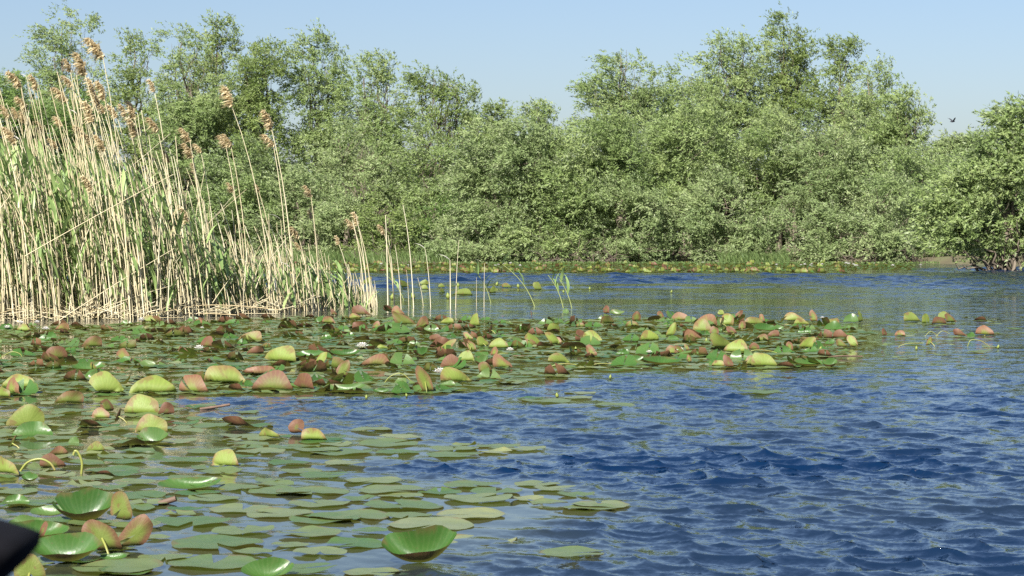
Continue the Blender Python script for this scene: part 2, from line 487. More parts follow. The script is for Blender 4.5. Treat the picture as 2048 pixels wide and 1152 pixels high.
for x, y, w in FLAT:
    p = ground(x, y)
    flat_pts.append((p.x, p.y, w * p.y / F / 2, 'hand'))
n_hand = len(flat_pts)
scatter(POLY_NEAR, 200, .07, .145, .88, 'near')
scatter(POLY_MAT, 2100, .07, .15, .46, 'mat')
scatter(POLY_TAIL, 60, .06, .12, 1.0, 'tail')
scatter(POLY_MID, 22, .06, .12, 1.1, 'mid')

# density grid of leaves -> where waves are damped
GX0, GY0, GC = -14.0, 1.0, 0.2
GW, GH = 170, 260
dens = np.zeros((GH, GW))
pts = [(x, y, r) for x, y, r, _ in flat_pts]
for x, y, w, h, k in CURL:
    p = ground(x, y); pts.append((p.x, p.y, w * p.y / F / 2))
for x, y, r in pts:
    i, j = int((y - GY0) / GC), int((x - GX0) / GC)
    if 0 <= i < GH and 0 <= j < GW:
        dens[i, j] += math.pi * r * r / GC ** 2


def blur(a, n):
    k = np.ones(2 * n + 1) / (2 * n + 1)
    for ax in (0, 1):
        a = np.apply_along_axis(lambda v: np.convolve(v, k, 'same'), ax, a)
    return a


for i in range(GH):
    for j in range(GW):
        if inside(POLY_MAT, GX0 + (j + .5) * GC, GY0 + (i + .5) * GC): dens[i, j] += .30
dens = blur(blur(dens, 1), 1)


def bil(a, x, y):
    fx = np.clip((x - GX0) / GC - .5, 0, GW - 1.001); fy = np.clip((y - GY0) / GC - .5, 0, GH - 1.001)
    i, j = fy.astype(int), fx.astype(int); v, u = fy - i, fx - j
    return a[i, j] * (1 - u) * (1 - v) + a[i, j + 1] * u * (1 - v) + a[i + 1, j] * (1 - u) * v + a[i + 1, j + 1] * u * v


_lat = NR.random((64, 64))


def vnoise(x, y):
    i, j = np.floor(x).astype(int), np.floor(y).astype(int)
    u, v = x - i, y - j
    u, v = u * u * (3 - 2 * u), v * v * (3 - 2 * v)
    g = lambda a, b: _lat[a % 64, b % 64]
    return g(i, j) * (1 - u) * (1 - v) + g(i + 1, j) * u * (1 - v) + g(i, j + 1) * (1 - u) * v + g(i + 1, j + 1) * u * v


def sstep(a, lo, hi):
    t = np.clip((a - lo) / (hi - lo), 0, 1)
    return t * t * (3 - 2 * t)


def ripple(x, y):
    """0 calm .. 1 open wind-ruffled water"""
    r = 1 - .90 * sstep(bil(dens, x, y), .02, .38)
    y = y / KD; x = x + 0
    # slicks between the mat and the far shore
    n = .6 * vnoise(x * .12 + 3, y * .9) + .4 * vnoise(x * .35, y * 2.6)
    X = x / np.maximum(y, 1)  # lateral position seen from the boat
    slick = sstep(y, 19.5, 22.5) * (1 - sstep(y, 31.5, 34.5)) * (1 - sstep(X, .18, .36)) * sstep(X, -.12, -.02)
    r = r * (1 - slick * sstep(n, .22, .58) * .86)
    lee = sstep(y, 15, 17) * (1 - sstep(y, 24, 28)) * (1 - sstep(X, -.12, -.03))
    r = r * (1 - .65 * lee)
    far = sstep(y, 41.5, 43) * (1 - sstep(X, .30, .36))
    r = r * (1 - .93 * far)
    # broad gusts
    r = r * (.64 + .26 * vnoise(x * .16 + 9, y * .8 + 4) + .26 * vnoise(x * .6 + 2, y * 1.1))
    return np.clip(r, .05, 1.15)


WAVES = []
for k in range(96):
    lam = .08 * (.44 / .08) ** R.random()
    th = math.radians(208 + R.gauss(0, 42))
    a = .0045 * lam * (.9 if lam > .35 else 1.1) * R.uniform(.4, 1.6)
    kk = 2 * math.pi / lam
    WAVES.append((kk * math.cos(th), kk * math.sin(th), a, R.random() * 6.283, lam))

for k in range(28):        # longer ripples of the far channel
    lam = R.uniform(.8, 1.7); th = math.radians(240 + R.gauss(0, 45)); kk = 2 * math.pi / lam
    WAVES.append((kk * math.cos(th), kk * math.sin(th), -.0062 * lam * R.uniform(.5, 1.4), R.random() * 6.283, lam))


def waves(x, y, step):
    z = np.zeros_like(x); dx = np.zeros_like(x); dy = np.zeros_like(x)
    for kx, ky, a, ph, lam in WAVES:
        f = np.clip((lam / np.maximum(step, 1e-3) - 2.2) / 2, 0, 1) * a
        if a < 0: f = -f * sstep(y, 40, 56)
        p = kx * x + ky * y + ph
        s, c = np.sin(p), np.cos(p)
        z += f * s
        k = math.hypot(kx, ky)
        dx += f * c * kx / k; dy += f * c * ky / k
    return z, dx, dy


def water_z(x, y):
    x, y = np.array([x]), np.array([y])
    z, _, _ = waves(x, y, np.array([.02]))
    return float((z * ripple(x, y))[0])


# ------------------------------------------------------------------ water, ground
def build_water():
    ys = [4.0]
    while ys[-1] < 135:
        Y = ys[-1]
        ys.append(Y + (max(.02, min(.22, Y * Y * .00026)) if Y < 88 else Y * Y * .00026))
    ys = np.array(ys)
    nc = 400
    u = np.linspace(-1, 1, nc)
    Yg = np.repeat(ys[:, None], nc, 1)
    Xg = u[None] * (Yg * 1024 / F * 1.25 + 1.2)
    step = np.repeat(np.gradient(ys)[:, None], nc, 1)
    step = np.maximum(step, np.gradient(Xg, axis=1))
    rip = ripple(Xg, Yg)
    z, dx, dy = waves(Xg, Yg, step)
    V = np.stack([Xg + 2.6 * dx * rip, Yg + 2.6 * dy * rip, z * rip], -1).reshape(-1, 3)
    n = len(ys)
    i, j = np.meshgrid(np.arange(n - 1), np.arange(nc - 1), indexing='ij')
    Q = np.stack([i * nc + j, i * nc + j + 1, (i + 1) * nc + j + 1, (i + 1) * nc + j], -1).reshape(-1, 4)
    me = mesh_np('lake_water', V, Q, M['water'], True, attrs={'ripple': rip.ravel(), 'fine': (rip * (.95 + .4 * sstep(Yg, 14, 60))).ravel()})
    o = obj('lake_water', me)
    tag(o, 'wind-ruffled deep blue lake water', None, None, 'structure')
    # the rest of the lake around and behind the view
    b = []
    for x0, x1, y0, y1 in ((-400, 400, -300, 4.2), (-400, -39, 4.2, 300), (39, 400, 4.2, 300)):
        b.append((x0, x1, y0, y1))
    V, Q = [], []
    for x0, x1, y0, y1 in b:
        k = len(V); V += [(x0, y0, -.03), (x1, y0, -.03), (x1, y1, -.03), (x0, y1, -.03)]; Q.append((k, k + 1, k + 2, k + 3))
    k = len(V); V += [(-40, 3, -.03), (40, 3, -.03), (40, 140, -.03), (-40, 140, -.03)]; Q.append((k, k + 1, k + 2, k + 3))
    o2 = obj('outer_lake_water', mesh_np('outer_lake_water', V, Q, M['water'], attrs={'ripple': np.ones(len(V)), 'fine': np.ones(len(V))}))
    o2.location.z = -.12
    tag(o2, None, None, None, 'structure')


build_water()


def shore_y(x):
    """where the far bank meets the water"""
    return (61.0 + .7 * math.sin(x * .21) + .4 * math.sin(x * .63 + 1)) * KD - 26 / (1 + math.exp(-(x - 23.5) * 1.2))


def build_ground():
    xs = np.concatenate([[-3000, -600, -150], np.linspace(-70, 70, 141), [150, 600, 3000]])
    ys = np.concatenate([[-3000, -300, 0, 40], np.linspace(60, 140, 121), [160, 200, 300, 500, 1200, 5000]])
    V = []
    for y in ys:
        for x in xs:
            d = y - shore_y(max(-70, min(70, x)))
            z = max(-2.0, min(.35, .16 * d))
            if abs(x) < 80 and d > -3: z += .05 * math.sin(x * 1.7) * math.sin(y * 1.3)
            V.append((x, y, z))
    nx = len(xs)
    Q = [(r * nx + c, r * nx + c + 1, (r + 1) * nx + c + 1, (r + 1) * nx + c) for r in range(len(ys) - 1) for c in range(nx - 1)]
    o = obj('ground', mesh_np('ground', V, Q, M['ground'], True))
    tag(o, 'muddy bank and lake bed', None, None, 'structure')


build_ground()


# ------------------------------------------------------------------ trees
LEAVES = 0


def crown(rng, lobes, mat, leaf=.152, dens=1.0, spread=.26, wind=.45, up=.35):
    """lobes: (centre xyz, radii xyz). Tufts of leafy sprays over each lobe."""
    C = np.array([l[0] for l in lobes]); Rr = np.array([l[1] for l in lobes])
    cen, out_ = [], []
    mid = rng.uniform(.36, .66)              # every tree has its own shade of green
    # every lobe carries rounded boughs of its own; the leafy tufts sit on the boughs
    SC, SR, SL = [], [], []
    for li, (c, r) in enumerate(zip(C, Rr)):
        area = 4 * np.pi * (((r[0] * r[1]) ** 1.6 + (r[0] * r[2]) ** 1.6 + (r[1] * r[2]) ** 1.6) / 3) ** (1 / 1.6)
        n = max(5, int(area / 2.6))
        d = rng.normal(size=(n, 3)); d /= np.linalg.norm(d, axis=1)[:, None]
        rad = np.clip(rng.normal(.80, .13, n), .4, 1.05)
        p = c + d * r * rad[:, None]
        q = np.minimum(rng.uniform(.55, 1.15, n), min(r) * .75)
        SC.append(p); SR.append(q); SL.append(np.full(n, li))
    SC, SR, SL = np.concatenate(SC), np.concatenate(SR), np.concatenate(SL)
    keep = np.ones(len(SC), bool)
    for li, (c2, r2) in enumerate(zip(C, Rr)):
        keep &= ((((SC - c2) / r2) ** 2).sum(1) > .40) | (SL == li)
    SC, SR, SL = SC[keep], SR[keep], SL[keep]
    for c, q, li in zip(SC, SR, SL):
        n = max(3, int(q * q * 12.0 * dens))
        d = rng.normal(size=(n, 3)) + [0, -.12, .30]; d /= np.linalg.norm(d, axis=1)[:, None]
        lift = np.clip(rng.normal(.92, .16, n), .45, 1.3)
        cen.append(c + d * [1, 1, .85] * (q * lift)[:, None])
        o_ = d + .5 * (c - C[li]) / Rr[li]
        out_.append(o_ / np.linalg.norm(o_, axis=1)[:, None])
    tint_s = np.concatenate([np.full(max(3, int(q * q * 12.0 * dens)), rng.normal(mid, .17)) for q in SR])
    cen = np.concatenate(cen); out_ = np.concatenate(out_)
    nc = len(cen)
    ns, nl = 10, 13
    tint_c = np.clip(tint_s + rng.normal(0, .08, nc), 0, 1)
    sz = rng.uniform(.6, 1.25, nc)
    # sprays
    P0 = cen[:, None] + rng.normal(size=(nc, ns, 3)) * (spread * sz)[:, None, None] * [1, 1, .8]
    D = .55 * out_[:, None] + rng.normal(size=(nc, ns, 3)) * .38
    D[..., 2] += up; D[..., 0] -= wind
    D /= np.linalg.norm(D, axis=-1)[..., None]
    Ln = rng.uniform(.3, .75, (nc, ns)) * sz[:, None]
    t = (np.arange(nl) + rng.random((nc, ns, nl))) / nl
    P = P0[:, :, None] + D[:, :, None] * (t * Ln[..., None])[..., None]
    P[..., 2] -= .30 * (t ** 2) * Ln[..., None]
    P[..., 0] -= wind * .35 * (t ** 2) * Ln[..., None]
    P += rng.normal(size=P.shape) * .035
    A = D[:, :, None] + rng.normal(size=P.shape) * .55
    A[..., 2] -= .35; A[..., 0] -= wind * .5
    A /= np.linalg.norm(A, axis=-1)[..., None]
    Nn = rng.normal(size=P.shape) * .62 + .75 * out_[:, None, None] + np.array([-.08, -.2, .45])
    B = np.cross(A, Nn); B /= np.linalg.norm(B, axis=-1)[..., None] + 1e-9
    ll = leaf * rng.uniform(.6, 1.25, P.shape[:-1])[..., None]
    ww = ll * rng.uniform(.15, .24, P.shape[:-1])[..., None]
    V = np.stack([P - B * ww, P + A * ll * .12 + B * ww * 1.2, P + A * ll], -2).reshape(-1, 3)
    m = len(V) // 3
    global LEAVES
    LEAVES += m
    Q = np.arange(m * 3).reshape(m, 3)
    tint = np.clip(tint_c[:, None, None] + rng.normal(0, .08, (nc, ns, 1)) + rng.normal(0, .10, (nc, ns, nl)), 0, 1)
    return mesh_np('crown', V, None, mat, T=Q, attrs={'tint': np.repeat(tint.ravel(), 3)})


def limb(b, rng, p0, p1, r0, r1, n=7, wob=.12, sag=0.0, sides=6):
    p0, p1 = np.asarray(p0, float), np.asarray(p1, float)
    t = np.linspace(0, 1, n)[:, None]
    ln = np.linalg.norm(p1 - p0)
    off = rng.normal(size=(n, 3)) * wob * ln * .25 * np.sin(np.pi * t)
    pts = p0 + (p1 - p0) * t + off
    pts[:, 2] += sag * ln * (np.sin(np.pi * t[:, 0]))
    b.tube(pts, r0 + (r1 - r0) * t[:, 0] ** .8, sides)
    return pts


TREE_N = 0


def tree(D, lobes_px, mat, label, name='willow_tree', cat='tree', group=None, foot=None, leaf=.152, dens=1.0, depth=.8, bare=0, dead=False, stems=3, wind=.45, spread=.26, twigs=5):
    """lobes_px: (x, y, rx, ry) in the photograph, put at distance D with their own depth"""
    global TREE_N
    TREE_N += 1
    D = D * KD
    rng = np.random.default_rng(100 + TREE_N)
    s = D / F
    lobes = []
    for (x, y, rx, ry) in lobes_px:
        if D > 65.5 * KD and y > 365 and 330 < x < 1860: continue      # wholly behind the front bushes
        p = at(x, y, D + rng.uniform(-.35, .35) * rx * s)
        lobes.append((np.array(p), np.array([rx * s, max(.6, rx * s * depth), ry * s])))
    if group == GF and D < 63 * KD:                     # boughs that hang down to the water
        for (x, y, rx, ry) in lobes_px:
            if y > 425:
                p = at(x + rng.uniform(-.4, .4) * rx, 506, D - .6)
                lobes.append((np.array(p), np.array([rx * s * .75, .8, 17 * s])))
    fx = foot if foot is not None else float(np.average([l[0] for l in lobes_px], weights=[l[2] * l[3] for l in lobes_px]))
    base = at(fx, 520, D); base.z = .1
    root = empty(name, base)
    tag(root, label, cat, group)
    b = Buf()
    B0 = np.array(base)
    lo = sorted(lobes, key=lambda l: l[0][2])
    for k in range(stems):
        pass
    for i, (c, r) in enumerate(lo):
        st = B0 + np.array([rng.normal(0, .25), rng.normal(0, .25), -.25])
        fork = B0 + (c - B0) * rng.uniform(.35, .55) * [.6, .6, 1]
        h = c[2] - base.z
        r0 = .05 + .012 * h
        a = limb(b, rng, st, fork, r0, r0 * .7, 6, .1)
        tip = c + r * [-.25, 0, .55]
        a2 = limb(b, rng, a[-1], tip, r0 * .7, .02, 8, .15)
        for q in range(twigs):
            d = rng.normal(size=3); d[2] = abs(d[2]) * .8 + .1; d /= np.linalg.norm(d)
            limb(b, rng, a2[rng.integers(2, 6)], c + r * d * .92, .028, .007, 6, .2, sides=4)
    V = np.concatenate(b.V); V -= B0
    b.V = [V]
    tr = obj('trunk', b.mesh('trunk', M['deadwood' if dead else 'bark']), root)
    me = crown(rng, [(c - B0, r) for c, r in lobes], M[mat], leaf, dens, spread, wind)
    obj('crown', me, root)
    return root, rng, B0


GB, GF = 'trees on the far bank', 'willow bushes along the far shore'
# back row, left wood
tree(70, [(135, 75, 42, 52), (120, 140, 55, 50), (175, 150, 40, 55), (90, 200, 55, 60), (140, 260, 80, 80), (110, 380, 90, 110)], 'willow', 'tall airy willow rising behind the reeds at far left', group=GB, dens=.75, leaf=.155, twigs=10)
tree(66, [(160, 230, 60, 60), (130, 330, 80, 80), (40, 185, 40, 48), (15, 260, 60, 70), (60, 350, 80, 100), (-60, 240, 70, 110), (-40, 400, 90, 110)], 'dark', 'dark bushy tree behind the leftmost reeds', group=GB)
tree(69, [(278, 108, 36, 34), (290, 165, 34, 40), (270, 230, 52, 60), (285, 330, 75, 90), (270, 430, 80, 80)], 'poplar', 'narrow round-topped tree between the airy willow and the dense left trees', group=GB, dens=.8, leaf=.155, twigs=9)
tree(67, [(373, 100, 36, 34), (360, 160, 42, 55), (395, 210, 60, 55), (370, 310, 70, 90), (380, 420, 80, 90)], 'willow', 'lower twin-topped tree left of the pointed dark top', group=GB, dens=.85, twigs=9)
tree(70, [(440, 68, 26, 34), (436, 125, 42, 48), (420, 200, 66, 70), (440, 300, 80, 100), (420, 420, 80, 90)], 'poplar', 'left wood tree with a narrow pointed dark green top', group=GB, leaf=.155)
tree(68, [(540, 122, 38, 34), (500, 150, 45, 45), (525, 190, 58, 60), (510, 290, 80, 90), (530, 400, 85, 100)], 'poplar', 'rounded bright green tree right of the pointed top', group=GB, leaf=.155)
tree(69, [(640, 112, 40, 36), (618, 160, 42, 60), (662, 160, 46, 50), (645, 250, 60, 80), (640, 350, 85, 90)], 'willow', 'feathery grey-green tree in the middle of the left wood', group=GB, dens=.95)
tree(68, [(765, 140, 26, 34), (735, 180, 36, 44), (782, 200, 30, 55), (740, 260, 60, 60), (760, 350, 75, 80)], 'willow', 'upright tree with a small peaked crown left of the airy gap', group=GB, dens=.85, twigs=9)
tree(67, [(855, 172, 28, 26), (893, 178, 28, 28), (925, 215, 24, 34), (880, 235, 44, 44), (845, 260, 34, 50), (915, 275, 36, 40), (880, 350, 70, 80)], 'poplar', 'open see-through tree with bare grey limbs at the left wood end', group=GB, dens=.6, leaf=.155, twigs=12)
tree(74, [(958, 245, 8, 14), (950, 330, 30, 60)], 'dark', 'thin half-bare sapling in the gap between the woods', group=GB, dens=.7, twigs=8)
tree(82, [(992, 245, 24, 22), (985, 300, 44, 50), (1010, 380, 60, 90)], 'poplar', 'small far tree seen in the gap between the two woods', group=GB, leaf=.2)
# back row, right wood
tree(66, [(1078, 225, 18, 26), (1060, 255, 32, 34), (1100, 265, 42, 40), (1090, 340, 70, 80)], 'willow', 'wispy topped willow at the left end of the right wood', group=GB, dens=.9)
tree(68, [(1250, 125, 34, 28), (1258, 160, 38, 40), (1200, 200, 44, 40), (1285, 195, 46, 52), (1240, 260, 85, 70), (1230, 370, 110, 110)], 'willow', 'broad willow with a feathery crest, first peak of the right wood', group=GB)
tree(69, [(1375, 185, 44, 40), (1335, 230, 52, 54), (1400, 240, 60, 70), (1370, 330, 80, 90)], 'willow', 'low shoulder willow between the two right peaks', group=GB)
tree(70, [(1450, 112, 36, 30), (1432, 150, 40, 40), (1500, 130, 40, 48), (1470, 200, 70, 70), (1460, 300, 90, 90)], 'willow', 'wide willow left of the highest top', group=GB)
tree(71, [(1573, 62, 24, 28), (1580, 110, 40, 38), (1612, 130, 30, 50), (1560, 170, 66, 70), (1585, 270, 80, 100), (1570, 390, 90, 100)], 'poplar', 'tallest tree of the right wood with a wind-blown tip', group=GB, leaf=.155)
tree(70.5, [(1680, 118, 34, 30), (1685, 170, 38, 50), (1700, 240, 50, 60), (1690, 330, 80, 90)], 'poplar', 'dark column-like tree standing right of the narrow sky gap', group=GB, leaf=.155)
tree(69, [(1745, 180, 42, 40), (1720, 240, 50, 60), (1770, 260, 54, 70), (1740, 350, 80, 90)], 'willow', 'sloping bright willow right of the column-like tree', group=GB)
tree(68, [(1812, 215, 34, 36), (1826, 260, 32, 50), (1795, 310, 56, 70), (1815, 390, 60, 80)], 'willow', 'round willow at the right edge of the high wood', group=GB)
tree(78, [(1884, 296, 24, 22), (1922, 292, 20, 20), (1880, 340, 50, 44), (1935, 340, 48, 44), (1900, 410, 80, 80)], 'silver', 'low pale twin-topped tree under the flying bird', group=GB, leaf=.2)
tree(80, [(1965, 330, 40, 50), (1980, 410, 70, 80)], 'silver', 'pale tree between the twin-topped tree and the near right willow', group=GB, leaf=.2)
# front row, left
tree(63, [(480, 360, 70, 66), (455, 440, 70, 70), (520, 440, 60, 70), (440, 500, 60, 40)], 'willow', 'mounded willow bush behind the two arching reed plumes', 'willow_bush', 'bush', GF)
tree(62.5, [(600, 400, 60, 60), (640, 450, 66, 60), (575, 470, 60, 50), (620, 500, 70, 34)], 'silver', 'pale silvery bush above the low right end of the reeds', 'willow_bush', 'bush', GF)
tree(65, [(690, 310, 56, 60), (740, 330, 54, 60), (670, 390, 52, 60)], 'silver', 'greyish bush topping the dead brown branches', 'willow_bush', 'bush', GF, dens=.8, twigs=9)
tree(63.5, [(720, 400, 42, 50), (760, 440, 46, 46)], 'willow', 'thin bush with dead brown twigs standing bare', 'willow_bush', 'bush', GF, dens=.3, dead=True, twigs=30)
tree(62, [(790, 450, 52, 46), (740, 470, 46, 40), (800, 490, 42, 22)], 'poplar', 'low bright green bush beside the grassy bank', 'willow_bush', 'bush', GF)
tree(64.5, [(860, 330, 54, 60), (895, 390, 46, 70), (850, 430, 40, 60)], 'willow', 'brownish thin willow left of the dark hollow', 'willow_bush', 'bush', GF, dens=.7, twigs=12)
tree(63, [(880, 430, 34, 44), (865, 480, 30, 34)], 'dark', 'deep green bush in the hollow between the two woods', 'leafy_bush', 'bush', GF, leaf=.155)
# front row, right
tree(61.5, [(1000, 330, 60, 60), (1060, 330, 70, 70), (980, 400, 66, 60), (940, 460, 52, 46), (1010, 460, 70, 54), (905, 490, 30, 28), (960, 500, 60, 26)], 'silver', 'big pale willow mound sloping down to the water left', 'willow_bush', 'bush', GF, dens=1.1, leaf=.155)
tree(61.5, [(1110, 400, 66, 60), (1090, 470, 60, 46), (1150, 470, 56, 44), (1110, 330, 60, 60)], 'willow', 'second willow mound overhanging the water by tangled twigs', 'willow_bush', 'bush', GF)
tree(62.5, [(1200, 310, 76, 66), (1240, 370, 80, 66), (1180, 400, 60, 60)], 'willow', 'rounded yellow-green willow mound in the wood middle', 'willow_bush', 'bush', GF)
tree(61.5, [(1260, 430, 70, 46), (1220, 480, 56, 34), (1310, 470, 60, 40), (1270, 505, 70, 18)], 'silver', 'low willow bush with dark twiggy skirt at the waterline', 'willow_bush', 'bush', GF)
tree(63.5, [(1330, 310, 70, 66), (1390, 290, 70, 60), (1340, 390, 60, 66)], 'willow', 'smooth high willow mound below the shoulder', 'willow_bush', 'bush', GF)
tree(61.5, [(1450, 410, 66, 44), (1420, 460, 62, 46), (1490, 460, 54, 46), (1440, 500, 66, 20)], 'silver', 'pale front willow bush left of the dark upright gap', 'willow_bush', 'bush', GF, leaf=.155)
tree(64.5, [(1510, 330, 70, 66), (1560, 300, 66, 60), (1540, 400, 50, 60)], 'willow', 'willow mound under the tallest tree', 'willow_bush', 'bush', GF)
tree(63.5, [(1650, 310, 72, 66), (1620, 380, 60, 60), (1690, 390, 70, 60)], 'silver', 'grey-green willow mound below the column-like tree', 'willow_bush', 'bush', GF, dens=.9, twigs=9)
tree(61.5, [(1640, 440, 50, 42), (1600, 480, 44, 34), (1690, 470, 54, 40), (1650, 500, 60, 20)], 'silver', 'silvery waterside bush right of the dark gap', 'willow_bush', 'bush', GF, leaf=.155)
tree(60.5, [(1760, 420, 60, 54), (1740, 480, 54, 34), (1800, 470, 54, 44), (1770, 505, 60, 16)], 'silver', 'pale hazy bush with bare twigs low by the pads', 'willow_bush', 'bush', GF, dens=.9, twigs=9)
tree(62.5, [(1800, 370, 60, 60), (1860, 390, 60, 60), (1850, 460, 60, 50)], 'willow', 'bush linking the high wood to the near right willow', 'willow_bush', 'bush', GF)
tree(62, [(1890, 450, 50, 40), (1930, 490, 56, 32), (1990, 470, 60, 50), (2060, 460, 70, 60), (1960, 430, 60, 50)], 'willow', 'bank bushes seen behind the near right willow', 'willow_bush', 'bush', GF)
# near right willow: its foot stands in the water
nr, rng, B0 = tree(46, [(2042, 228, 30, 28), (2040, 268, 40, 40), (2010, 318, 50, 40), (2060, 330, 60, 70), (1960, 360, 56, 46), (1910, 400, 50, 46), (1990, 410, 70, 56), (1930, 455, 56, 40), (2050, 430, 60, 60), (1880, 450, 36, 40), (2110, 310, 70, 90), (2120, 430, 90, 90), (1900, 480, 40, 26), (1965, 490, 44, 24), (2030, 490, 50, 26)],
                   'willow', 'near right willow leaning over the water on dark low limbs', group=GB, foot=2010, leaf=.17, dens=1.5, spread=.24, twigs=12)
b = Buf()
for x0, x1, y1 in ((2000, 1900, 500), (2010, 1940, 470), (1990, 1915, 530), (2030, 1975, 455), (2040, 2035, 440), (1985, 1880, 505), (2020, 2000, 480), (2050, 2070, 430), (1960, 1925, 500), (2000, 1960, 520)):
    p0, p1 = np.array(at(x0, 548, 46 * KD)) - B0, np.array(at(x1, y1, 45.5 * KD)) - B0
    p0[2] = -.25
    limb(b, rng, p0, p1, .06, .012, 9, .22, .06)
obj('limb', b.mesh('limb', M['bark']), nr)


# dense low growth filling the wood behind the front bushes
rng = np.random.default_rng(77)
lob = []
for px in range(-350, 2500, 42):
    Dw = rng.uniform(72, 77) * KD
    p = at(px, 455, Dw); s_ = Dw / F
    r_ = rng.uniform(1.7, 2.6)
    top_ = 2.2 + 1.6 * rng.random()
    lob.append((np.array([p.x, Dw, top_ * .5]), np.array([r_, 1.6, top_])))
me = crown(rng, lob, M['dark'], .28, .5, .5, .3)
tag(obj('wood_undergrowth', me), 'dense dark undergrowth filling the wood behind the bushes', None, None, 'stuff')


# tangled bare twigs along the far waterline, and bank grass
def tangle(x0, x1, D, n, label):
    rng = np.random.default_rng(int(x0))
    b = Buf()
    D = D * KD
    c = np.array(at((x0 + x1) / 2, 525, D)); c[2] = 0
    s = D / F
    for _ in range(n):
        p0 = np.array([rng.uniform(-.5, .5) * (x1 - x0) * s, rng.uniform(-.2, 1.2), .0])
        d = np.array([rng.normal(0, .7), rng.normal(-.2, .4), abs(rng.normal(.5, .35)) + .1]) * rng.uniform(.5, 1.6)
        limb(b, rng, p0, p0 + d, .016, .005, 6, .3, .1, 4)
    o = obj('twig_tangle', b.mesh('twig_tangle', M['deadwood']))
    o.location = c
    tag(o, label, 'twigs')
    return o


tangle(1090, 1230, 60.6, 90, 'grey-brown tangle of bare twigs at the waterline under the willow mounds')
tangle(1700, 1860, 60, 80, 'low bare brush at the waterline right of the silvery bush')
tangle(700, 780, 61, 60, 'dead tangled twigs on the bank behind the sparse reeds')


def grass(name, label, px0, px1, D0, D1, n, h0, h1, mat='grass', wide=.02, kind='stuff'):
    rng = np.random.default_rng(n)
    D = rng.uniform(D0, D1, n) * KD
    x = (rng.uniform(px0, px1, n) - 1024) / F * D
    h = rng.uniform(h0, h1, n)
    base = np.stack([x, D, np.full(n, .02)], -1)
    lean = np.stack([rng.normal(-.2, .22, n), rng.normal(0, .2, n), np.ones(n)], -1)
    ang = rng.uniform(-.9, .9, n)
    side = np.stack([np.cos(ang), np.sin(ang), np.zeros(n)], -1) * wide
    mid = base + lean * (h * .55)[:, None]
    tip = base + lean * [1.9, 1.9, 1] * h[:, None]
    V = np.stack([base - side, base + side, mid + side * .8, mid - side * .8, tip], 1).reshape(-1, 3)
    k = np.arange(n)[:, None] * 5
    Q = k + np.array([0, 1, 2, 3]); T = k + np.array([3, 2, 4])
    me = mesh_np(name, V, Q, M[mat], T=T, attrs={'tint': np.repeat(rng.random(n), 5)})
    o = obj(name, me)
    tag(o, label, None, None, kind)
    return o


grass('bank_grass', 'green grass along the far bank', 540, 900, 60, 62, 1600, .25, .8)
grass('shore_grass', 'low green growth along the right far shore', 1440, 1580, 60, 61.2, 900, .2, .7)
grass('waterline_growth', 'thin green fringe of plants along the far waterline', 880, 1880, 59.4, 60.6, 1500, .04, .13, wide=.03)


# ------------------------------------------------------------------ lily leaves
def disc(nr, ns, slit=.10, wav=0.0, rng=None):
    """unit leaf with its slit towards -v; returns V (u,v), Q, T, rings"""
    th = np.linspace(-math.pi / 2 + slit, 1.5 * math.pi - slit, ns)
    rr = np.linspace(0, 1, nr + 1)[1:]
    rim = 1 + (.02 * np.sin(th * 3 + (rng.random() * 6 if rng else 0)) + .008 * np.sin(th * 7 + (rng.random() * 6 if rng else 0)))
    lobe = 1 + .06 * np.exp(-((np.abs(np.angle(np.exp(1j * (th + math.pi / 2)))) - .35) / .25) ** 2)
    P = [(0.0, 0.0)]
    for q in rr:
        k = rim * lobe * q
        P += list(zip(k * np.cos(th), k * np.sin(th)))
    P = np.array(P)
    T = [(0, 1 + j, 2 + j) for j in range(ns - 1)]
    Q = []
    for i in range(nr - 1):
        a = 1 + i * ns
        Q += [(a + j, a + ns + j, a + ns + j + 1, a + j + 1) for j in range(ns - 1)]
    return P, np.array(Q) if Q else None, np.array(T)


def flat_shape(rng, P, Rm, lift=.012):
    """floating leaf: gently dished, rim rising and falling"""
    u, v = P[:, 0], P[:, 1]
    r = np.hypot(u, v); th = np.arctan2(v, u)
    z = lift * r ** 3 * (.5 + .5 * np.sin(2 * th + rng.random() * 6.28)) + .35 * lift * r ** 2 * np.sin(5 * th + rng.random() * 6.28)
    if rng.random() < .28:
        a0 = rng.random() * 6.28
        z = z + 1.0 * lift * np.exp(-(np.angle(np.exp(1j * (th - a0))) / .35) ** 2) * np.clip((r - .55) / .45, 0, 1) ** 1.5 * rng.uniform(1, 2.6)
    return np.stack([u * Rm, v * Rm, z], -1)


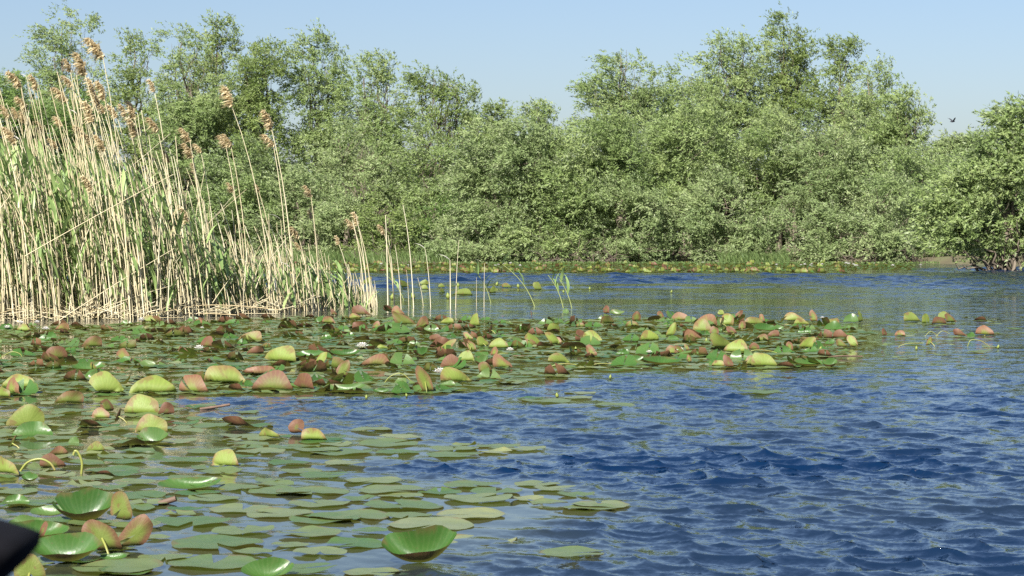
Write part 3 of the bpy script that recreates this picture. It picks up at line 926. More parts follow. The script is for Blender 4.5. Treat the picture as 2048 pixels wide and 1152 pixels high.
def fold_shape(rng, P, w, h, theta, curl=.5, cup=.5, rb=.35):
    """leaf whose near part (towards -y) is folded up by theta. w,h: wanted width and height (m)."""
    L0 = h / max(.35, math.sin(min(theta, math.pi / 2)))
    if L0 <= w / 2:
        Rm = min((w * w / 4 + L0 * L0) / (2 * L0), max(.14, w * .62))
        c = max(-.9 * Rm, Rm - L0)
    else:
        Rm = w / 2; c = max(-.92 * Rm, Rm - L0)
    chord = 2 * math.sqrt(max(Rm * Rm - max(c, 0) ** 2, 1e-6))
    ax = w / chord
    u = P[:, 0] * Rm * ax
    v = P[:, 1] * Rm
    hinge = -c
    skew = rng.normal(0, .28)
    tw = rng.normal(0, .25); cw = rng.uniform(.0, .10) * w; cph = rng.random() * 6.28; cn = rng.uniform(2, 4)
    s = np.clip(hinge - v + skew * u, 0, None)
    Lf = max(Rm - c, 1e-4)
    b = rb * Lf
    # centre-line table
    S = np.linspace(0, Lf * 1.15, 60)
    ang = np.where(S < b, theta * (S / b), theta) + curl * np.clip((S - b) / Lf, 0, None) ** 1.5
    ds = S[1] - S[0]
    yy = np.concatenate([[0], np.cumsum(np.cos(ang[:-1]) * ds)]); zz = np.concatenate([[0], np.cumsum(np.sin(ang[:-1]) * ds)])
    y = np.where(s > 0, hinge - np.interp(s, S, yy), v)
    z = np.interp(s, S, zz)
    k = h / max(z.max(), 1e-4)
    z = z * min(max(k, .5), 2.0)
    z = z * (1 + tw * u / (w / 2) * .6)
    q = z / max(z.max(), 1e-4)
    y = y + cw * np.sin(cn * u / (w / 2) + cph) * q ** 1.5
    y = y + cup * (u / (w / 2)) ** 2 * w * .22 * q
    r = np.hypot(P[:, 0], P[:, 1]); th = np.arctan2(P[:, 1], P[:, 0])
    wv = .012 * Rm / .12 * r ** 2 * np.sin(4 * th + rng.random() * 6.28)
    u = u + z * rng.normal(-.12, .25)
    z = z + wv * .5 + .004
    y = y + wv * .8 * q
    u = u + wv * .5 * q
    return np.stack([u, y - hinge * 0 + c * 0, z], -1), hinge


def bowl_shape(rng, P, w, h, near=.45, roll=.0):
    """leaf cupped like a boat: the far edge stands up (upper face to the viewer), the near edge lifts a little and shows its lower face"""
    u, v = P[:, 0], P[:, 1]
    sk = rng.normal(0, .18)
    vv = v + sk * u
    up = np.clip(vv, 0, None); dn = np.clip(-vv, 0, None)
    rr_, tt_ = np.hypot(u, v), np.arctan2(vv, u)
    z = h * (1.12 * rr_ ** 2.2 * (near * .7 + (1 - near * .7) * (.5 + .5 * np.sin(tt_)) ** 1.1) - .08) * (1 + .12 * np.sin(2.2 * u + rng.random() * 6))
    y = (v - .42 * up ** 1.8 + .15 * dn ** 2) * w * .40 - roll * h * up ** 3
    x = u * w / 2 * (1 - .10 * np.abs(v) ** 2)
    z = z + .03 * h * np.sin(5 * np.arctan2(v, u) + rng.random() * 6) * np.hypot(u, v) ** 2
    return np.stack([x, y, z + .004], -1)


TONE = {  # tone: (red, glow, top tone, theta range deg, curl, cup, yaw centre, yaw spread, label words)
    'b': (.35, .85, .4, (92, 118), .5, .6, 0, 35, 'bright yellow-green upturned'),
    'B': (.28, 1.0, .5, (100, 130), .8, .7, 0, 30, 'large yellow-veined upturned'),
    'p': (.72, .80, .4, (90, 115), .4, .6, 0, 40, 'pink-rimmed upturned'),
    'P': (.52, .58, .4, (84, 96), .3, .7, 5, 25, 'tall dusky pink upright'),
    'r': (.90, .38, .3, (84, 104), .5, .7, 0, 35, 'red-brown domed'),
    'R': (.66, .45, .3, (90, 110), .6, .7, 0, 15, 'big red and olive domed'),
    'o': (.52, .42, .3, (78, 98), .4, .6, 10, 35, 'olive-brown raised'),
    'd': (.80, .15, .25, (28, 50), .2, .2, 0, 35, 'dark brown half-lifted'),
    'w': (.40, 1.0, .9, (105, 130), .5, .5, 0, 35, 'pale cream-green curled'),
    'W': (.45, 1.0, .9, (86, 90), .1, .4, 25, 10, 'tall pale pinkish upright'),
    'v': (.75, .65, .4, (100, 120), 1.2, .9, -25, 20, 'pink and green folded'),
    'n': (.16, .62, .4, (85, 105), .4, .6, 20, 30, 'plain green upturned'),
    'g': (.5, .4, .30, (55, 85), .4, .4, 180, 40, 'dark green tilted'),
    'G': (.85, .2, .20, (35, 60), .8, .5, 180, 30, 'glossy green cupped'),
    'e': (.7, .5, .5, (86, 92), .1, .6, 60, 20, 'narrow edge-on upright'),
    'C': (.8, .25, .2, (80, 84), 1.6, 1.0, 172, 5, 'large rolled glossy green'),
}
HD = []
for k in range(8):                     # the slit turned to different sides of the fold
    PH, PQ, PT = disc(9, 30, slit=(.06, .1, .16)[k % 3], rng=np.random.default_rng(30 + k))
    a_ = math.radians((180, 120, 240, 90, 270, 150, 210, 300)[k]); ca, sa = math.cos(a_), math.sin(a_)
    HD.append((np.stack([PH[:, 0] * ca - PH[:, 1] * sa, PH[:, 0] * sa + PH[:, 1] * ca], -1), PQ, PT))
HB = []
for k in range(3):
    PH, PQ, PT = disc(9, 30, slit=.06, rng=np.random.default_rng(60 + k))
    a_ = math.radians((105, 255, 75)[k]); ca, sa = math.cos(a_), math.sin(a_)
    HB.append((np.stack([PH[:, 0] * ca - PH[:, 1] * sa, PH[:, 0] * sa + PH[:, 1] * ca], -1), PQ, PT))
ZONES = [
    (lambda x, y: y < 605, 'on the calm water behind the sparse reeds'),
    (lambda x, y: x < 620 and y < 690, 'just below the reed bed'),
    (lambda x, y: x < 620 and y < 745, 'in the left pad mat'),
    (lambda x, y: x < 330 and y < 800, 'on the near edge of the left mat'),
    (lambda x, y: x < 720 and y < 800, 'on the mat edge above the blue inlet'),
    (lambda x, y: x < 360 and y < 965, 'in the left shallows'),
    (lambda x, y: x < 720 and y < 965, 'on the blue inlet'),
    (lambda x, y: x < 330, 'in the near left corner'),
    (lambda x, y: y > 965, 'in the nearest raft of pads'),
    (lambda x, y: x < 860 and y < 675, 'at the foot of the sparse reeds'),
    (lambda x, y: x < 860, 'in the centre-left of the pad mat'),
    (lambda x, y: x < 1020 and y < 715, 'in the middle of the pad mat'),
    (lambda x, y: x < 1020, 'on the near edge of the middle mat'),
    (lambda x, y: x < 1250 and y < 672, 'on the far edge of the middle mat'),
    (lambda x, y: x < 1250, 'in the middle mat by the open water'),
    (lambda x, y: x < 1420 and y < 690, 'in the left half of the right tongue'),
    (lambda x, y: x < 1560 and y < 690, 'in the centre of the right tongue'),
    (lambda x, y: x < 1760 and y < 690, 'near the end of the right tongue'),
    (lambda x, y: x < 1760, 'on the near edge of the right tongue'),
    (lambda x, y: True, 'in the outlying group at far right'),
]


def zone(x, y):
    for f, s in ZONES:
        if f(x, y): return s


def ordinal(i, n):
    if n == 1: return 'the only'
    if i == 0: return 'leftmost'
    if i == n - 1: return 'rightmost'
    return ['', 'second', 'third', 'fourth', 'fifth', 'sixth', 'seventh', 'eighth', 'ninth', 'tenth', 'eleventh', 'twelfth', 'thirteenth', 'fourteenth', 'fifteenth', 'sixteenth', 'seventeenth', 'eighteenth', 'nineteenth', 'twentieth', 'twenty-first', 'twenty-second', 'twenty-third', 'twenty-fourth', 'twenty-fifth', 'twenty-sixth', 'twenty-seventh', 'twenty-eighth', 'twenty-ninth', 'thirtieth'][i] + ' from left'


GP = 'water lily leaves on the lake'
curl_objs = []
SPECIAL = {
    (836, 1126): 'large rolled glossy green lily pad at the raft edge nearest the open water',
    (168, 1042): 'tall green lily leaf with red rim standing left of the dusky pink ones',
    (249, 1044): 'tall dusky pink lily leaf standing behind the two striped olive-pink ones',
    (212, 1105): 'left one of the two striped olive-pink leaves in the near left corner',
    (258, 1098): 'right one of the two striped olive-pink leaves in the near left corner',
    (62, 1168): 'pink veined lily leaf beside the black tip in the bottom left corner',
    (132, 1124): 'big cupped green lily leaf in front of the striped olive-pink pair',
    (853, 785): 'tall pale pink-white leaf standing at the mat edge with a long stalk',
    (533, 1158): 'curled olive leaf cut off by the bottom edge of the photo',
    (629, 882): 'pale ruffled pink and yellow leaf right of the dark teardrop leaf',
    (590, 869): 'dark red-brown teardrop leaf standing on the blue inlet',
    (452, 935): 'lone bright yellow wedge-shaped leaf tilted above the flat pads',
    (50, 860): 'large smooth green leaf leaning upright at the left edge',
    (285, 830): 'large bright dome leaf with yellow veins in the left shallows',
    (303, 868): 'pink-rimmed dome leaf right behind the tilted green leaf',
    (377, 979): 'wide bowl-shaped green leaf with raised rim in open water',
    (547, 782): 'big red and olive dome leaf left of the dark red one',
    (925, 591): 'long light-green rolled leaf lying on the calm water behind the reeds',
}
groups = {}
for t in CURL:
    groups.setdefault((t[4], zone(t[0], t[1])), []).append(t)
for x, y, w, h, k in CURL:
    red, glow, tone, (t0, t1), curl, cup, yc, ysp, words = TONE[k]
    rng = np.random.default_rng(int(x * 13 + y))
    p = ground(x, y)
    s = p.y / F
    th = math.radians(rng.uniform(t0, t1))
    PH, PQ, PT = HD[int(rng.integers(8))]
    UVH = PH * .5 / 1.08 + .5
    V, hinge = fold_shape(rng, PH, w * s, h * s, th, curl * rng.uniform(.7, 1.3), cup * rng.uniform(.7, 1.2))
    yaw = math.radians(yc + rng.uniform(-ysp, ysp))
    boat = k in 'GC' or (k == 'g' and rng.random() < .5)
    if boat:
        PH, PQ, PT = HB[int(rng.integers(3))]
        UVH = PH * .5 / 1.08 + .5
        V = bowl_shape(rng, PH, w * s, h * s * .82, .5 if k == 'C' else rng.uniform(.22, .5), .5 if k == 'C' else rng.uniform(0, .3))
        hinge = 0.0
        yaw = math.radians(rng.uniform(-22, 22))
    if k in 'drbp' and not boat and rng.random() < .5: yaw -= math.radians(rng.uniform(0, 20))
    if yc != 180:
        V[:, 1] -= hinge      # fold line at the origin
    else:
        V[:, 1] -= hinge
    z = max(water_z(p.x, p.y), 0) + .006
    zn = zone(x, y)
    g = sorted(groups[(k, zn)])
    i = g.index((x, y, w, h, k))
    if (x, y) in SPECIAL: lab = SPECIAL[(x, y)]
    elif len(g) == 1: lab = f'{words} lily pad {zn}'
    else: lab = f'{ordinal(i, len(g))} {words} lily pad {zn}'
    stalked = k in 'We' or (k in 'bpPvn' and rng.random() < .22)
    if stalked:
        root = empty('lily_pad', (p.x, p.y, z), yaw)
        o = obj('blade', mesh_np('blade', V, PQ, M['pad'], True, PT, uv=UVH), root)
    else:
        root = o = obj('lily_pad', mesh_np('lily_pad', V, PQ, M['pad'], True, PT, uv=UVH))
        o.location = (p.x, p.y, z); o.rotation_euler.z = yaw
    tag(root, lab, 'lily pad', GP)
    o.color = (np.clip(red + rng.normal(0, .09), 0, 1), np.clip(glow + rng.normal(0, .08), 0, 1), np.clip(tone + rng.normal(0, .1), 0, 1), 1)
    if not stalked:
        continue
    # the stalk runs from the leaf's middle down into the water
    b = Buf()
    c0 = V[0]; n_ = 0
    n = np.array([0, -.7, -.2]) if yc != 180 else np.array([0, 0, -.5])
    q0 = c0 + n * .006
    q1 = np.array([c0[0] + rng.normal(0, .03), c0[1] + n[1] * .09, -.10])
    tt = np.linspace(0, 1, 6)[:, None]
    b.tube(q0 + (q1 - q0) * tt + np.array([0, n[1] * .05, .02]) * np.sin(np.pi * tt), .0045, 5)
    st = obj('stalk', b.mesh('stalk', M['stalk']), root)
    curl_objs.append(root)

# flat leaves: the ones that show largest as things, the rest as one mass
FLATV = []
rngf = np.random.default_rng(5)
N_SINGLE = 300 - len(CURL)
CLASSED = {}
cand = []
for i, (x, y, r, t) in enumerate(flat_pts):
    px = 1024 + x / y * F
    vis = -40 < px < 2090 and y > 7.0
    size = r / y * r / (y * y) * (9e9 if t == 'hand' else 1) if vis else 0
    cand.append((size, i))
cand.sort(reverse=True)
single = {i for s_, i in cand[:N_SINGLE] if s_ > 0}
variants = []
for k in range(14):
    P, Q, T = disc(6, 26, slit=rngf.uniform(.05, .22), rng=rngf)
    variants.append(mesh_np('lily_pad', flat_shape(rngf, P, 1.0, .05), Q, M['pad'], True, T, uv=P * .5 / 1.08 + .5))
PL, QL, TL = disc(3, 12, slit=.14, rng=rngf)
UVL = PL * .5 / 1.08 + .5
mass = dict(V=[], Q=[], T=[], uv=[], red=[], glow=[], tone=[], seed=[])
mass_n = 0


def add_mass(V, red, glow, tone):
    global mass_n
    mass['V'].append(V); mass['Q'].append(QL + mass_n); mass['T'].append(TL + mass_n); mass['uv'].append(UVL)
    n = len(V)
    for k, v in (('red', red), ('glow', glow), ('tone', tone), ('seed', rngf.random())): mass[k].append(np.full(n, v))
    mass_n += n


def flat_label(x, y, px, py):
    zn = zone(px, py)
    return f'flat grey-green lily pad floating {zn}'


hand_groups = {}
for i in sorted(single):
    x, y, r, t = flat_pts[i]
    px, py = 1024 + x / y * F, 480 + CAM_H * F / y
    zn = zone(px, py)
    hand_groups.setdefault(zn, []).append((px, i))
for i, (x, y, r, t) in enumerate(flat_pts):
    zl = water_z(x, y)
    z = max(zl, .0) + .004 + rngf.uniform(0, .006)
    tone = float(np.clip(rngf.normal(.62 if t in ('hand', 'near') else .56, .17), .05, 1))
    rot = rngf.random() * 6.28
    tx, ty = rngf.normal(0, .012, 2)
    if t == 'hand' and abs(x - ground(960, 1080).x) < .02 and abs(y - ground(960, 1080).y) < .02:
        z, tone, tx = -.004, 1.0, .03
    if i in single:
        o = obj('lily_pad', variants[int(rngf.integers(len(variants)))])
        o.location = (x, y, z)
        o.scale = (r, r * rngf.uniform(.85, 1.0), r)
        o.rotation_euler = (tx, ty, rot)
        o.color = (rngf.uniform(.2, .9), rngf.uniform(.2, .7), tone, 1)
        px, py = 1024 + x / y * F, 480 + CAM_H * F / y
        wpx = 2 * r / y * F
        size = 'small' if wpx < 75 else 'medium' if wpx < 120 else 'large'
        hue = 'dark green' if tone < .4 else 'mid green' if tone < .58 else 'grey-green' if tone < .74 else 'pale'
        tag(o, f'{size} {hue} flat lily pad {zone(px, py)}', 'lily pad', 'flat lily pads ' + zone(px, py))
        CLASSED.setdefault(o['label'], []).append((px, o))
    else:
        V = flat_shape(rngf, PL, r, .010)
        c, s_ = math.cos(rot), math.sin(rot)
        V = np.stack([V[:, 0] * c - V[:, 1] * s_, V[:, 0] * s_ + V[:, 1] * c, V[:, 2] + V[:, 0] * ty + V[:, 1] * tx], -1) + [x, y, z]
        add_mass(V, rngf.uniform(.3, 1), rngf.uniform(.1, .6), tone)
# small half-lifted leaves scattered through the mat
for _ in range(760):
    xs, ys = [p[0] for p in POLY_MAT], [p[1] for p in POLY_MAT]
    x, y = R.uniform(min(xs), max(xs)), R.uniform(min(ys), max(ys))
    if not inside(POLY_MAT, x, y): continue
    w = R.uniform(.11, .27)
    V, hg = fold_shape(rngf, PL, w, w * R.uniform(.12, .46), math.radians(R.uniform(25, 105)), .3, .4)
    V[:, 1] -= hg
    a = R.gauss(0, .6) if R.random() < .62 else R.gauss(3.14, .5)
    c, s_ = math.cos(a), math.sin(a)
    V = np.stack([V[:, 0] * c - V[:, 1] * s_, V[:, 0] * s_ + V[:, 1] * c, V[:, 2]], -1) + [x, y, .006]
    add_mass(V, R.uniform(.3, 1), R.uniform(.05, .8), R.uniform(.1, .5))
me = mesh_np('lily_mat', np.concatenate(mass['V']), np.concatenate(mass['Q']), M['padmass'], True, np.concatenate(mass['T']),
             {k: np.concatenate(mass[k]) for k in ('red', 'glow', 'tone', 'seed')}, np.concatenate(mass['uv']))
tag(obj('lily_mat', me), 'close-set small lily pads filling the mat on the calm water', None, None, 'stuff')

# far mat along the opposite shore
mass = dict(V=[], Q=[], T=[], uv=[], red=[], glow=[], tone=[], seed=[]); mass_n = 0
for _ in range(2300):
    y = R.uniform(42.5, 60.5) * KD
    px = R.uniform(430, 1830)
    if px > 1700 and y < 47 * KD: continue
    x = (px - 1024) / F * y
    edge = y < 45.5 * KD
    r = R.uniform(.08, .17)
    if R.random() < (.46 if edge else .06):
        V, hg = fold_shape(rngf, PL, r * 2, R.uniform(.06, .18), math.radians(R.uniform(60, 125)), .6, .6)
        V[:, 1] -= hg
        a = R.gauss(0, .5); bright = R.random() < .86
        red, glow, tone = (R.uniform(.05, .55), R.uniform(.45, .95), .6) if bright else (R.uniform(.6, 1), R.uniform(.05, .4), .3)
    else:
        V = flat_shape(rngf, PL, r, .03); a = R.random() * 6.28
        red, glow, tone = R.uniform(.5, 1), R.uniform(0, .4), R.choice([.02, .08, .2, .35, .55])
    c, s_ = math.cos(a), math.sin(a)
    V = np.stack([V[:, 0] * c - V[:, 1] * s_, V[:, 0] * s_ + V[:, 1] * c, V[:, 2]], -1) + [x, y, .012 + R.uniform(0, .01)]
    add_mass(V, red, glow, tone)
me = mesh_np('far_lily_mat', np.concatenate(mass['V']), np.concatenate(mass['Q']), M['padmass'], True, np.concatenate(mass['T']),
             {k: np.concatenate(mass[k]) for k in ('red', 'glow', 'tone', 'seed')}, np.concatenate(mass['uv']))
tag(obj('far_lily_mat', me), 'band of yellow and brown lily leaves along the far shore', None, None, 'stuff')


# ------------------------------------------------------------------ flowers, buds, stalks, twigs
def flower_meshes():
    b = Buf()
    for ring, (n, el, ln) in enumerate(((7, .35, 1.0), (7, .75, .9), (6, 1.1, .75))):
        for i in range(n):
            a = 2 * math.pi * (i + .5 * ring) / n
            d = np.array([math.cos(a), math.sin(a), 0]); sd = np.array([-math.sin(a), math.cos(a), 0])
            t = np.linspace(0, 1, 5)[:, None]
            pts = d * (t * math.cos(el) * ln) + np.array([0, 0, 1.0]) * (math.sin(el) * ln * t ** 1.2) + [0, 0, .05]
            b.strip(pts, sd, np.array([.10, .22, .25, .17, .02]), R.random(), .25)
    pet = b.mesh('petals', M['petal'])
    b = Buf()
    for i in range(14):
        a = i * 2.4; r = .05 + .2 * (i / 14)
        b.tube([(r * math.cos(a), r * math.sin(a), .1), (r * 1.3 * math.cos(a), r * 1.3 * math.sin(a), .5)], [.05, .03], 4, R.random())
    return pet, b.mesh('stamens', M['stamen'])


PET, STA = flower_meshes()


def flower(px, py, w, label, group=None, parts=True):
    p = ground(px, py)
    r = w * p.y / F / 2
    if parts:
        r *= 1.35
        e = empty('water_lily_flower', (p.x, p.y, .02), R.random() * 6)
        e.scale = (r, r, r)
        obj('petals', PET, e); obj('stamens', STA, e)
    else:
        e = obj('water_lily_flower', PET); e.location = (p.x, p.y, .012); e.rotation_euler.z = R.random() * 6; e.scale = (r, r, r)
    tag(e, label, 'flower', group)


for px, py, w, lab in ((284, 645, 15, 'white water lily at the left side of a pale upturned pad below the reeds'),
                       (314, 644, 13, 'white water lily at the right side of a pale upturned pad below the reeds'),
                       (14, 660, 13, 'white water lily nearest the left edge below the reeds'),
                       (91, 663, 14, 'white water lily between two pale upturned pads below the reeds'),
                       (74, 649, 11, 'small white water lily against the foot of the left reeds'),
                       (42, 650, 11, 'white water lily in front of the leftmost reed stems'),
                       (398, 703, 19, 'white water lily beside a red-brown pad in the left mat'),
                       (404, 660, 8, 'tiny white water lily bud open below the pink-rimmed pad'),
                       (724, 700, 24, 'open white water lily among dark pads in the mat centre'),
                       (879, 752, 24, 'white water lily behind the tall pale pinkish upright leaf'),
                       (1020, 706, 15, 'white water lily half hidden beside a green leaf'),
                       (1298, 710, 12, 'white water lily left of the paired pink leaves'),
                       (1645, 640, 9, 'small white water lily at the end of the right tongue')):
    flower(px, py, w, lab)
GW2 = 'white flowers along the far mat'
for i in range(46):
    px = R.choice([R.uniform(700, 1060), R.uniform(1480, 1860), R.uniform(1600, 1830), R.uniform(700, 1900)])
    flower(px, R.uniform(523, 533), R.uniform(6, 10), 'tiny white water lily on the far mat by the opposite shore', GW2, False)
for px, py, w in ((1182, 609, 12), (1150, 524, 18), (1300, 522, 12)):
    pass
b = Buf()
for ring in range(7):
    pass
t = np.linspace(0, 1, 7)
b.tube(np.stack([0 * t, 0 * t, t * 1.0], -1), np.array([.12, .34, .45, .44, .34, .18, .01]), 8, .6)
BUD = b.mesh('bud', M['bud'])
for px, py, w, lab in ((733, 797, 8, 'green lily bud in the water left of the pale upright leaf'), (814, 793, 7, 'small dark bud left of the tall pale leaf'), (1115, 795, 10, 'pointed green lily bud standing above a small flat pad'),
                       (1220, 757, 8, 'green bud beside a bent stalk in open water'), (1152, 700, 7, 'pale bud in front of the dark red half-lifted pad'), (1413, 684, 8, 'green bud between pads of the right tongue'),
                       (1833, 700, 8, 'yellow-green bud left of the pink leaf in the outlying group'), (1995, 697, 8, 'yellow-green bud at the far right of the outlying group'), (1640, 700, 8, 'bud right of the bright olive pad in the right tongue'),
                       (1037, 576, 8, 'round pale bud behind the leaning green shoot'), (993, 572, 8, 'round pale bud left of the flat light-green leaf'), (917, 575, 9, 'pale bud beside the thin straight reed stem'),
                       (1128, 586, 6, 'cream bud between the two small leaning shoots'), (1342, 586, 6, 'cream bud alone on the calm slick'), (1180, 580, 6, 'cream bud on the calm slick right of the shoots'),
                       (897, 598, 12, 'cream water lily bud at the foot of the bent reed'), (828, 598, 12, 'cream water lily bud left of the bent reed'), (784, 600, 12, 'cream water lily bud among the sparse reed stems')):
    p = ground(px, py)
    o = obj('lily_bud', BUD)
    k = .8 * w * p.y / F
    o.location = (p.x, p.y, -.004); o.scale = (k, k, k * 1.5); o.rotation_euler = (R.gauss(0, .15), R.gauss(0, .2), 0)
    tag(o, lab, 'bud')


def arc(pts_px, rad, label, name='lily_stalk', mat='stalk', cat='stalk', Y=None):
    p0 = ground(*pts_px[0])
    Yd = Y or p0.y
    c = [np.array(at(x, y, Yd)) - np.array(p0) for x, y in pts_px]
    # smooth
    c = np.array(c); m = len(c)
    t = np.linspace(0, m - 1, 6 * m)
    i = np.clip(t.astype(int), 0, m - 2); f = (t - i)[:, None]
    g = np.gradient(c, axis=0)
    P = (2 * f ** 3 - 3 * f ** 2 + 1) * c[i] + (f ** 3 - 2 * f ** 2 + f) * g[i] + (-2 * f ** 3 + 3 * f ** 2) * c[i + 1] + (f ** 3 - f ** 2) * g[i + 1]
    b = Buf(); b.tube(P, rad, 6)
    o = obj(name, b.mesh(name, M[mat])); o.location = p0
    tag(o, label, cat)
    return o


arc([(0, 716), (22, 704), (40, 708), (48, 722)], .004, 'yellowish arched lily stalk at the left edge of the mat')
arc([(767, 768), (782, 752), (805, 748), (828, 768)], .0035, 'thin arched green stalk left of the pale upright leaf')
arc([(855, 778), (880, 784), (905, 787)], .006, 'pale stalk trailing right from the tall pale leaf')
arc([(1095, 735), (1120, 728), (1150, 729), (1161, 735)], .004, 'yellow looped stalk lying in front of the middle mat')
arc([(1182, 731), (1200, 727), (1245, 728)], .0035, 'yellow stalk lying along the right tongue edge')
arc([(1797, 693), (1815, 687), (1848, 686)], .0035, 'pale green stalk lying left of the pink leaf in the outlying group')
arc([(1850, 672), (1862, 663), (1876, 672)], .0035, 'small brown arched stalk in the outlying group')
arc([(1872, 672), (1885, 662), (1900, 668)], .0035, 'pale pink arched stalk in the outlying group')
arc([(1935, 693), (1942, 680), (1962, 682), (1982, 695)], .004, 'thin dark arched stalk at the far right')
arc([(1490, 708), (1510, 700), (1540, 702), (1566, 710)], .004, 'yellow stalk curving through the right tongue')
arc([(163, 948), (164, 925), (157, 906), (150, 902), (147, 910)], .0065, 'hooked green stalk standing above the flat pads at left')
arc([(38, 946), (55, 925), (80, 918), (100, 926), (110, 940)], .006, 'arched yellow-green stalk over the red-brown pad at left')
arc([(1000, 712), (1060, 713), (1140, 720)], .008, 'brown floating twig lying across the middle mat', 'floating_twig', 'twig', 'twig')
arc([(1640, 716), (1680, 712), (1725, 713)], .008, 'brown floating twig at the end of the right tongue', 'floating_twig', 'twig', 'twig')
arc([(318, 1008), (336, 1002), (352, 997)], .014, 'short dark twig end poking from the water behind the nearest raft', 'floating_twig', 'twig', 'twig')
arc([(400, 818), (430, 814), (460, 809)], .010, 'reddish twig floating at the top of the blue inlet', 'floating_twig', 'twig', 'twig')
arc([(1003, 632), (1020, 634), (1060, 634), (1062, 622)], .008, 'dark bent twig floating at the far edge of the middle mat', 'floating_twig', 'twig', 'twig')


# ------------------------------------------------------------------ reeds
def reed_curve(base, top, n=9, pw=1.8):
    t = np.linspace(0, 1, n)[:, None]
    base, top = np.array(base, float), np.array(top, float)
    P = base + (top - base) * t
    P[:, 0] = base[0] + (top[0] - base[0]) * (.45 * t[:, 0] + .55 * t[:, 0] ** (pw * 1.6))
    return P


def plume_mesh(seed):
    """unit plume: stalk end at the origin, nodding along -x, length 1"""
    rng = np.random.default_rng(seed)
    b = Buf()
    ax_t = np.linspace(0, 1, 6)
    axis = np.stack([-.42 * ax_t ** 1.6, 0 * ax_t, .98 * ax_t - .12 * ax_t ** 2], -1)
    for w in range(8):                                   # whorls of tufts
        for q in range(30):
            t = min(.95, max(0, .02 + .88 * (w + rng.normal(0, .45)) / 7))
            c = np.array([np.interp(t, ax_t, axis[:, k]) for k in range(3)])
            env = math.sin(math.pi * min(1, .22 + t * .78)) ** .7
            a = rng.uniform(0, 6.283)
            ln = (.30 + .12 * rng.random()) * (.45 + .75 * env)
            d0 = np.array([.45 * math.cos(a), .42 * math.sin(a), .35])
            tt = np.linspace(0, 1, 4)[:, None]
            pts = c + d0 * tt * ln * .62 + (np.array([-.50, 0, -.26]) + rng.normal(size=3) * .26) * (tt ** 1.7) * ln + rng.normal(size=3) * .02
            sd = np.cross(d0, [0, 0, 1.0]); sd /= np.linalg.norm(sd) + 1e-9
            b.strip(pts, sd, np.array([.016, .042, .04, .006]) * rng.uniform(.7, 1.3), np.clip(rng.normal(.5, .22), 0, 1), .3)
    b.tube(axis, np.linspace(.02, .008, 6), 4, .4)
    return b.mesh('plume', M['plume'], smooth=False)


PLUMES = [plume_mesh(i) for i in range(5)]


def blade_mesh(seed, mat='reedleaf'):
    """reed leaf, length 1, leaving the stem towards -x and bending"""
    rng = np.random.default_rng(seed)
    b = Buf()
    t = np.linspace(0, 1, 7)
    k = rng.uniform(.1, .75)
    P = np.stack([-(.32 * t + .25 * t ** 2), .1 * rng.normal() * t ** 2, .96 * t - .7 * k * t ** 2.2], -1)
    w = .07 * np.array([.45, .85, 1, .92, .7, .4, .03])
    b.strip(P, [.25, .97, 0], w, np.clip(rng.normal(.5, .2), 0, 1), .35)
    return b.mesh('leaf', M[mat])


BLADES = [blade_mesh(40 + i) for i in range(10)]
PALE = [blade_mesh(70 + i, 'drypale') for i in range(3)]


def reed(base, top, rad, label, group, plume=0.0, tint=.6, leaves=0, leaf_len=.4, mat='dry', name='reed', cat='reed', pale=False, lo=.25, hi=.95, n=9):
    base = np.array(base, float); top = np.array(top, float)
    root = empty(name, base)
    tag(root, label, cat, group)
    P = reed_curve((0, 0, -.15), top - base, n)
    b = Buf()
    b.tube(P, np.linspace(rad, rad * .45, n), 5, np.clip(tint + np.repeat(np.where(np.arange(n) % 2, .06, -.06), 5), 0, 1))
    obj('stem', b.mesh('stem', M[mat]), root)
    if plume:
        o = obj('plume', PLUMES[R.randrange(5)], root)
        o.location = P[-1]; o.scale = (plume * 1.12, plume * 1.0, plume * .95); o.rotation_euler = (0, R.uniform(-.25, .2), R.uniform(-.4, .4))
    for q in range(leaves):
        t = lo + (hi - lo) * (q + R.random()) / leaves
        c = [float(np.interp(t, np.linspace(0, 1, n), P[:, k])) for k in range(3)]
        o = obj('leaf', BLADES[R.randrange(len(BLADES))], root)
        l = leaf_len * R.uniform(.7, 1.3)
        o.location = c; o.scale = (l, l, l); o.rotation_euler = (R.gauss(0, .12), R.gauss(.1, .25), R.gauss(0, .7) + (math.pi if R.random() < .16 else 0))
    if pale:
        o = obj('dead_leaf', PALE[R.randrange(3)], root)
        o.location = P[-1]; l = R.uniform(.16, .24); o.scale = (l, l * 1.6, l); o.rotation_euler = (0, -.5, R.uniform(-.3, .3))
    return root


def front_y(px):
    return float(np.interp(px, [-300, 0, 300, 480, 620, 720, 830], [646, 642, 638, 630, 622, 616, 612]))


def top_y(px):
    return float(np.interp(px, [-300, 0, 60, 100, 200, 260, 320, 380, 440, 500, 560, 620, 680, 740, 800], [190, 175, 150, 130, 150, 200, 250, 320, 375, 420, 440, 470, 500, 535, 575]))


def rbase(px, back=0.0):
    """point on the water at the foot of the reed bed"""
    p = ground(px, front_y(px))
    k = (p.y + back) / p.y
    return np.array([p.x * k, p.y * k, 0.0])


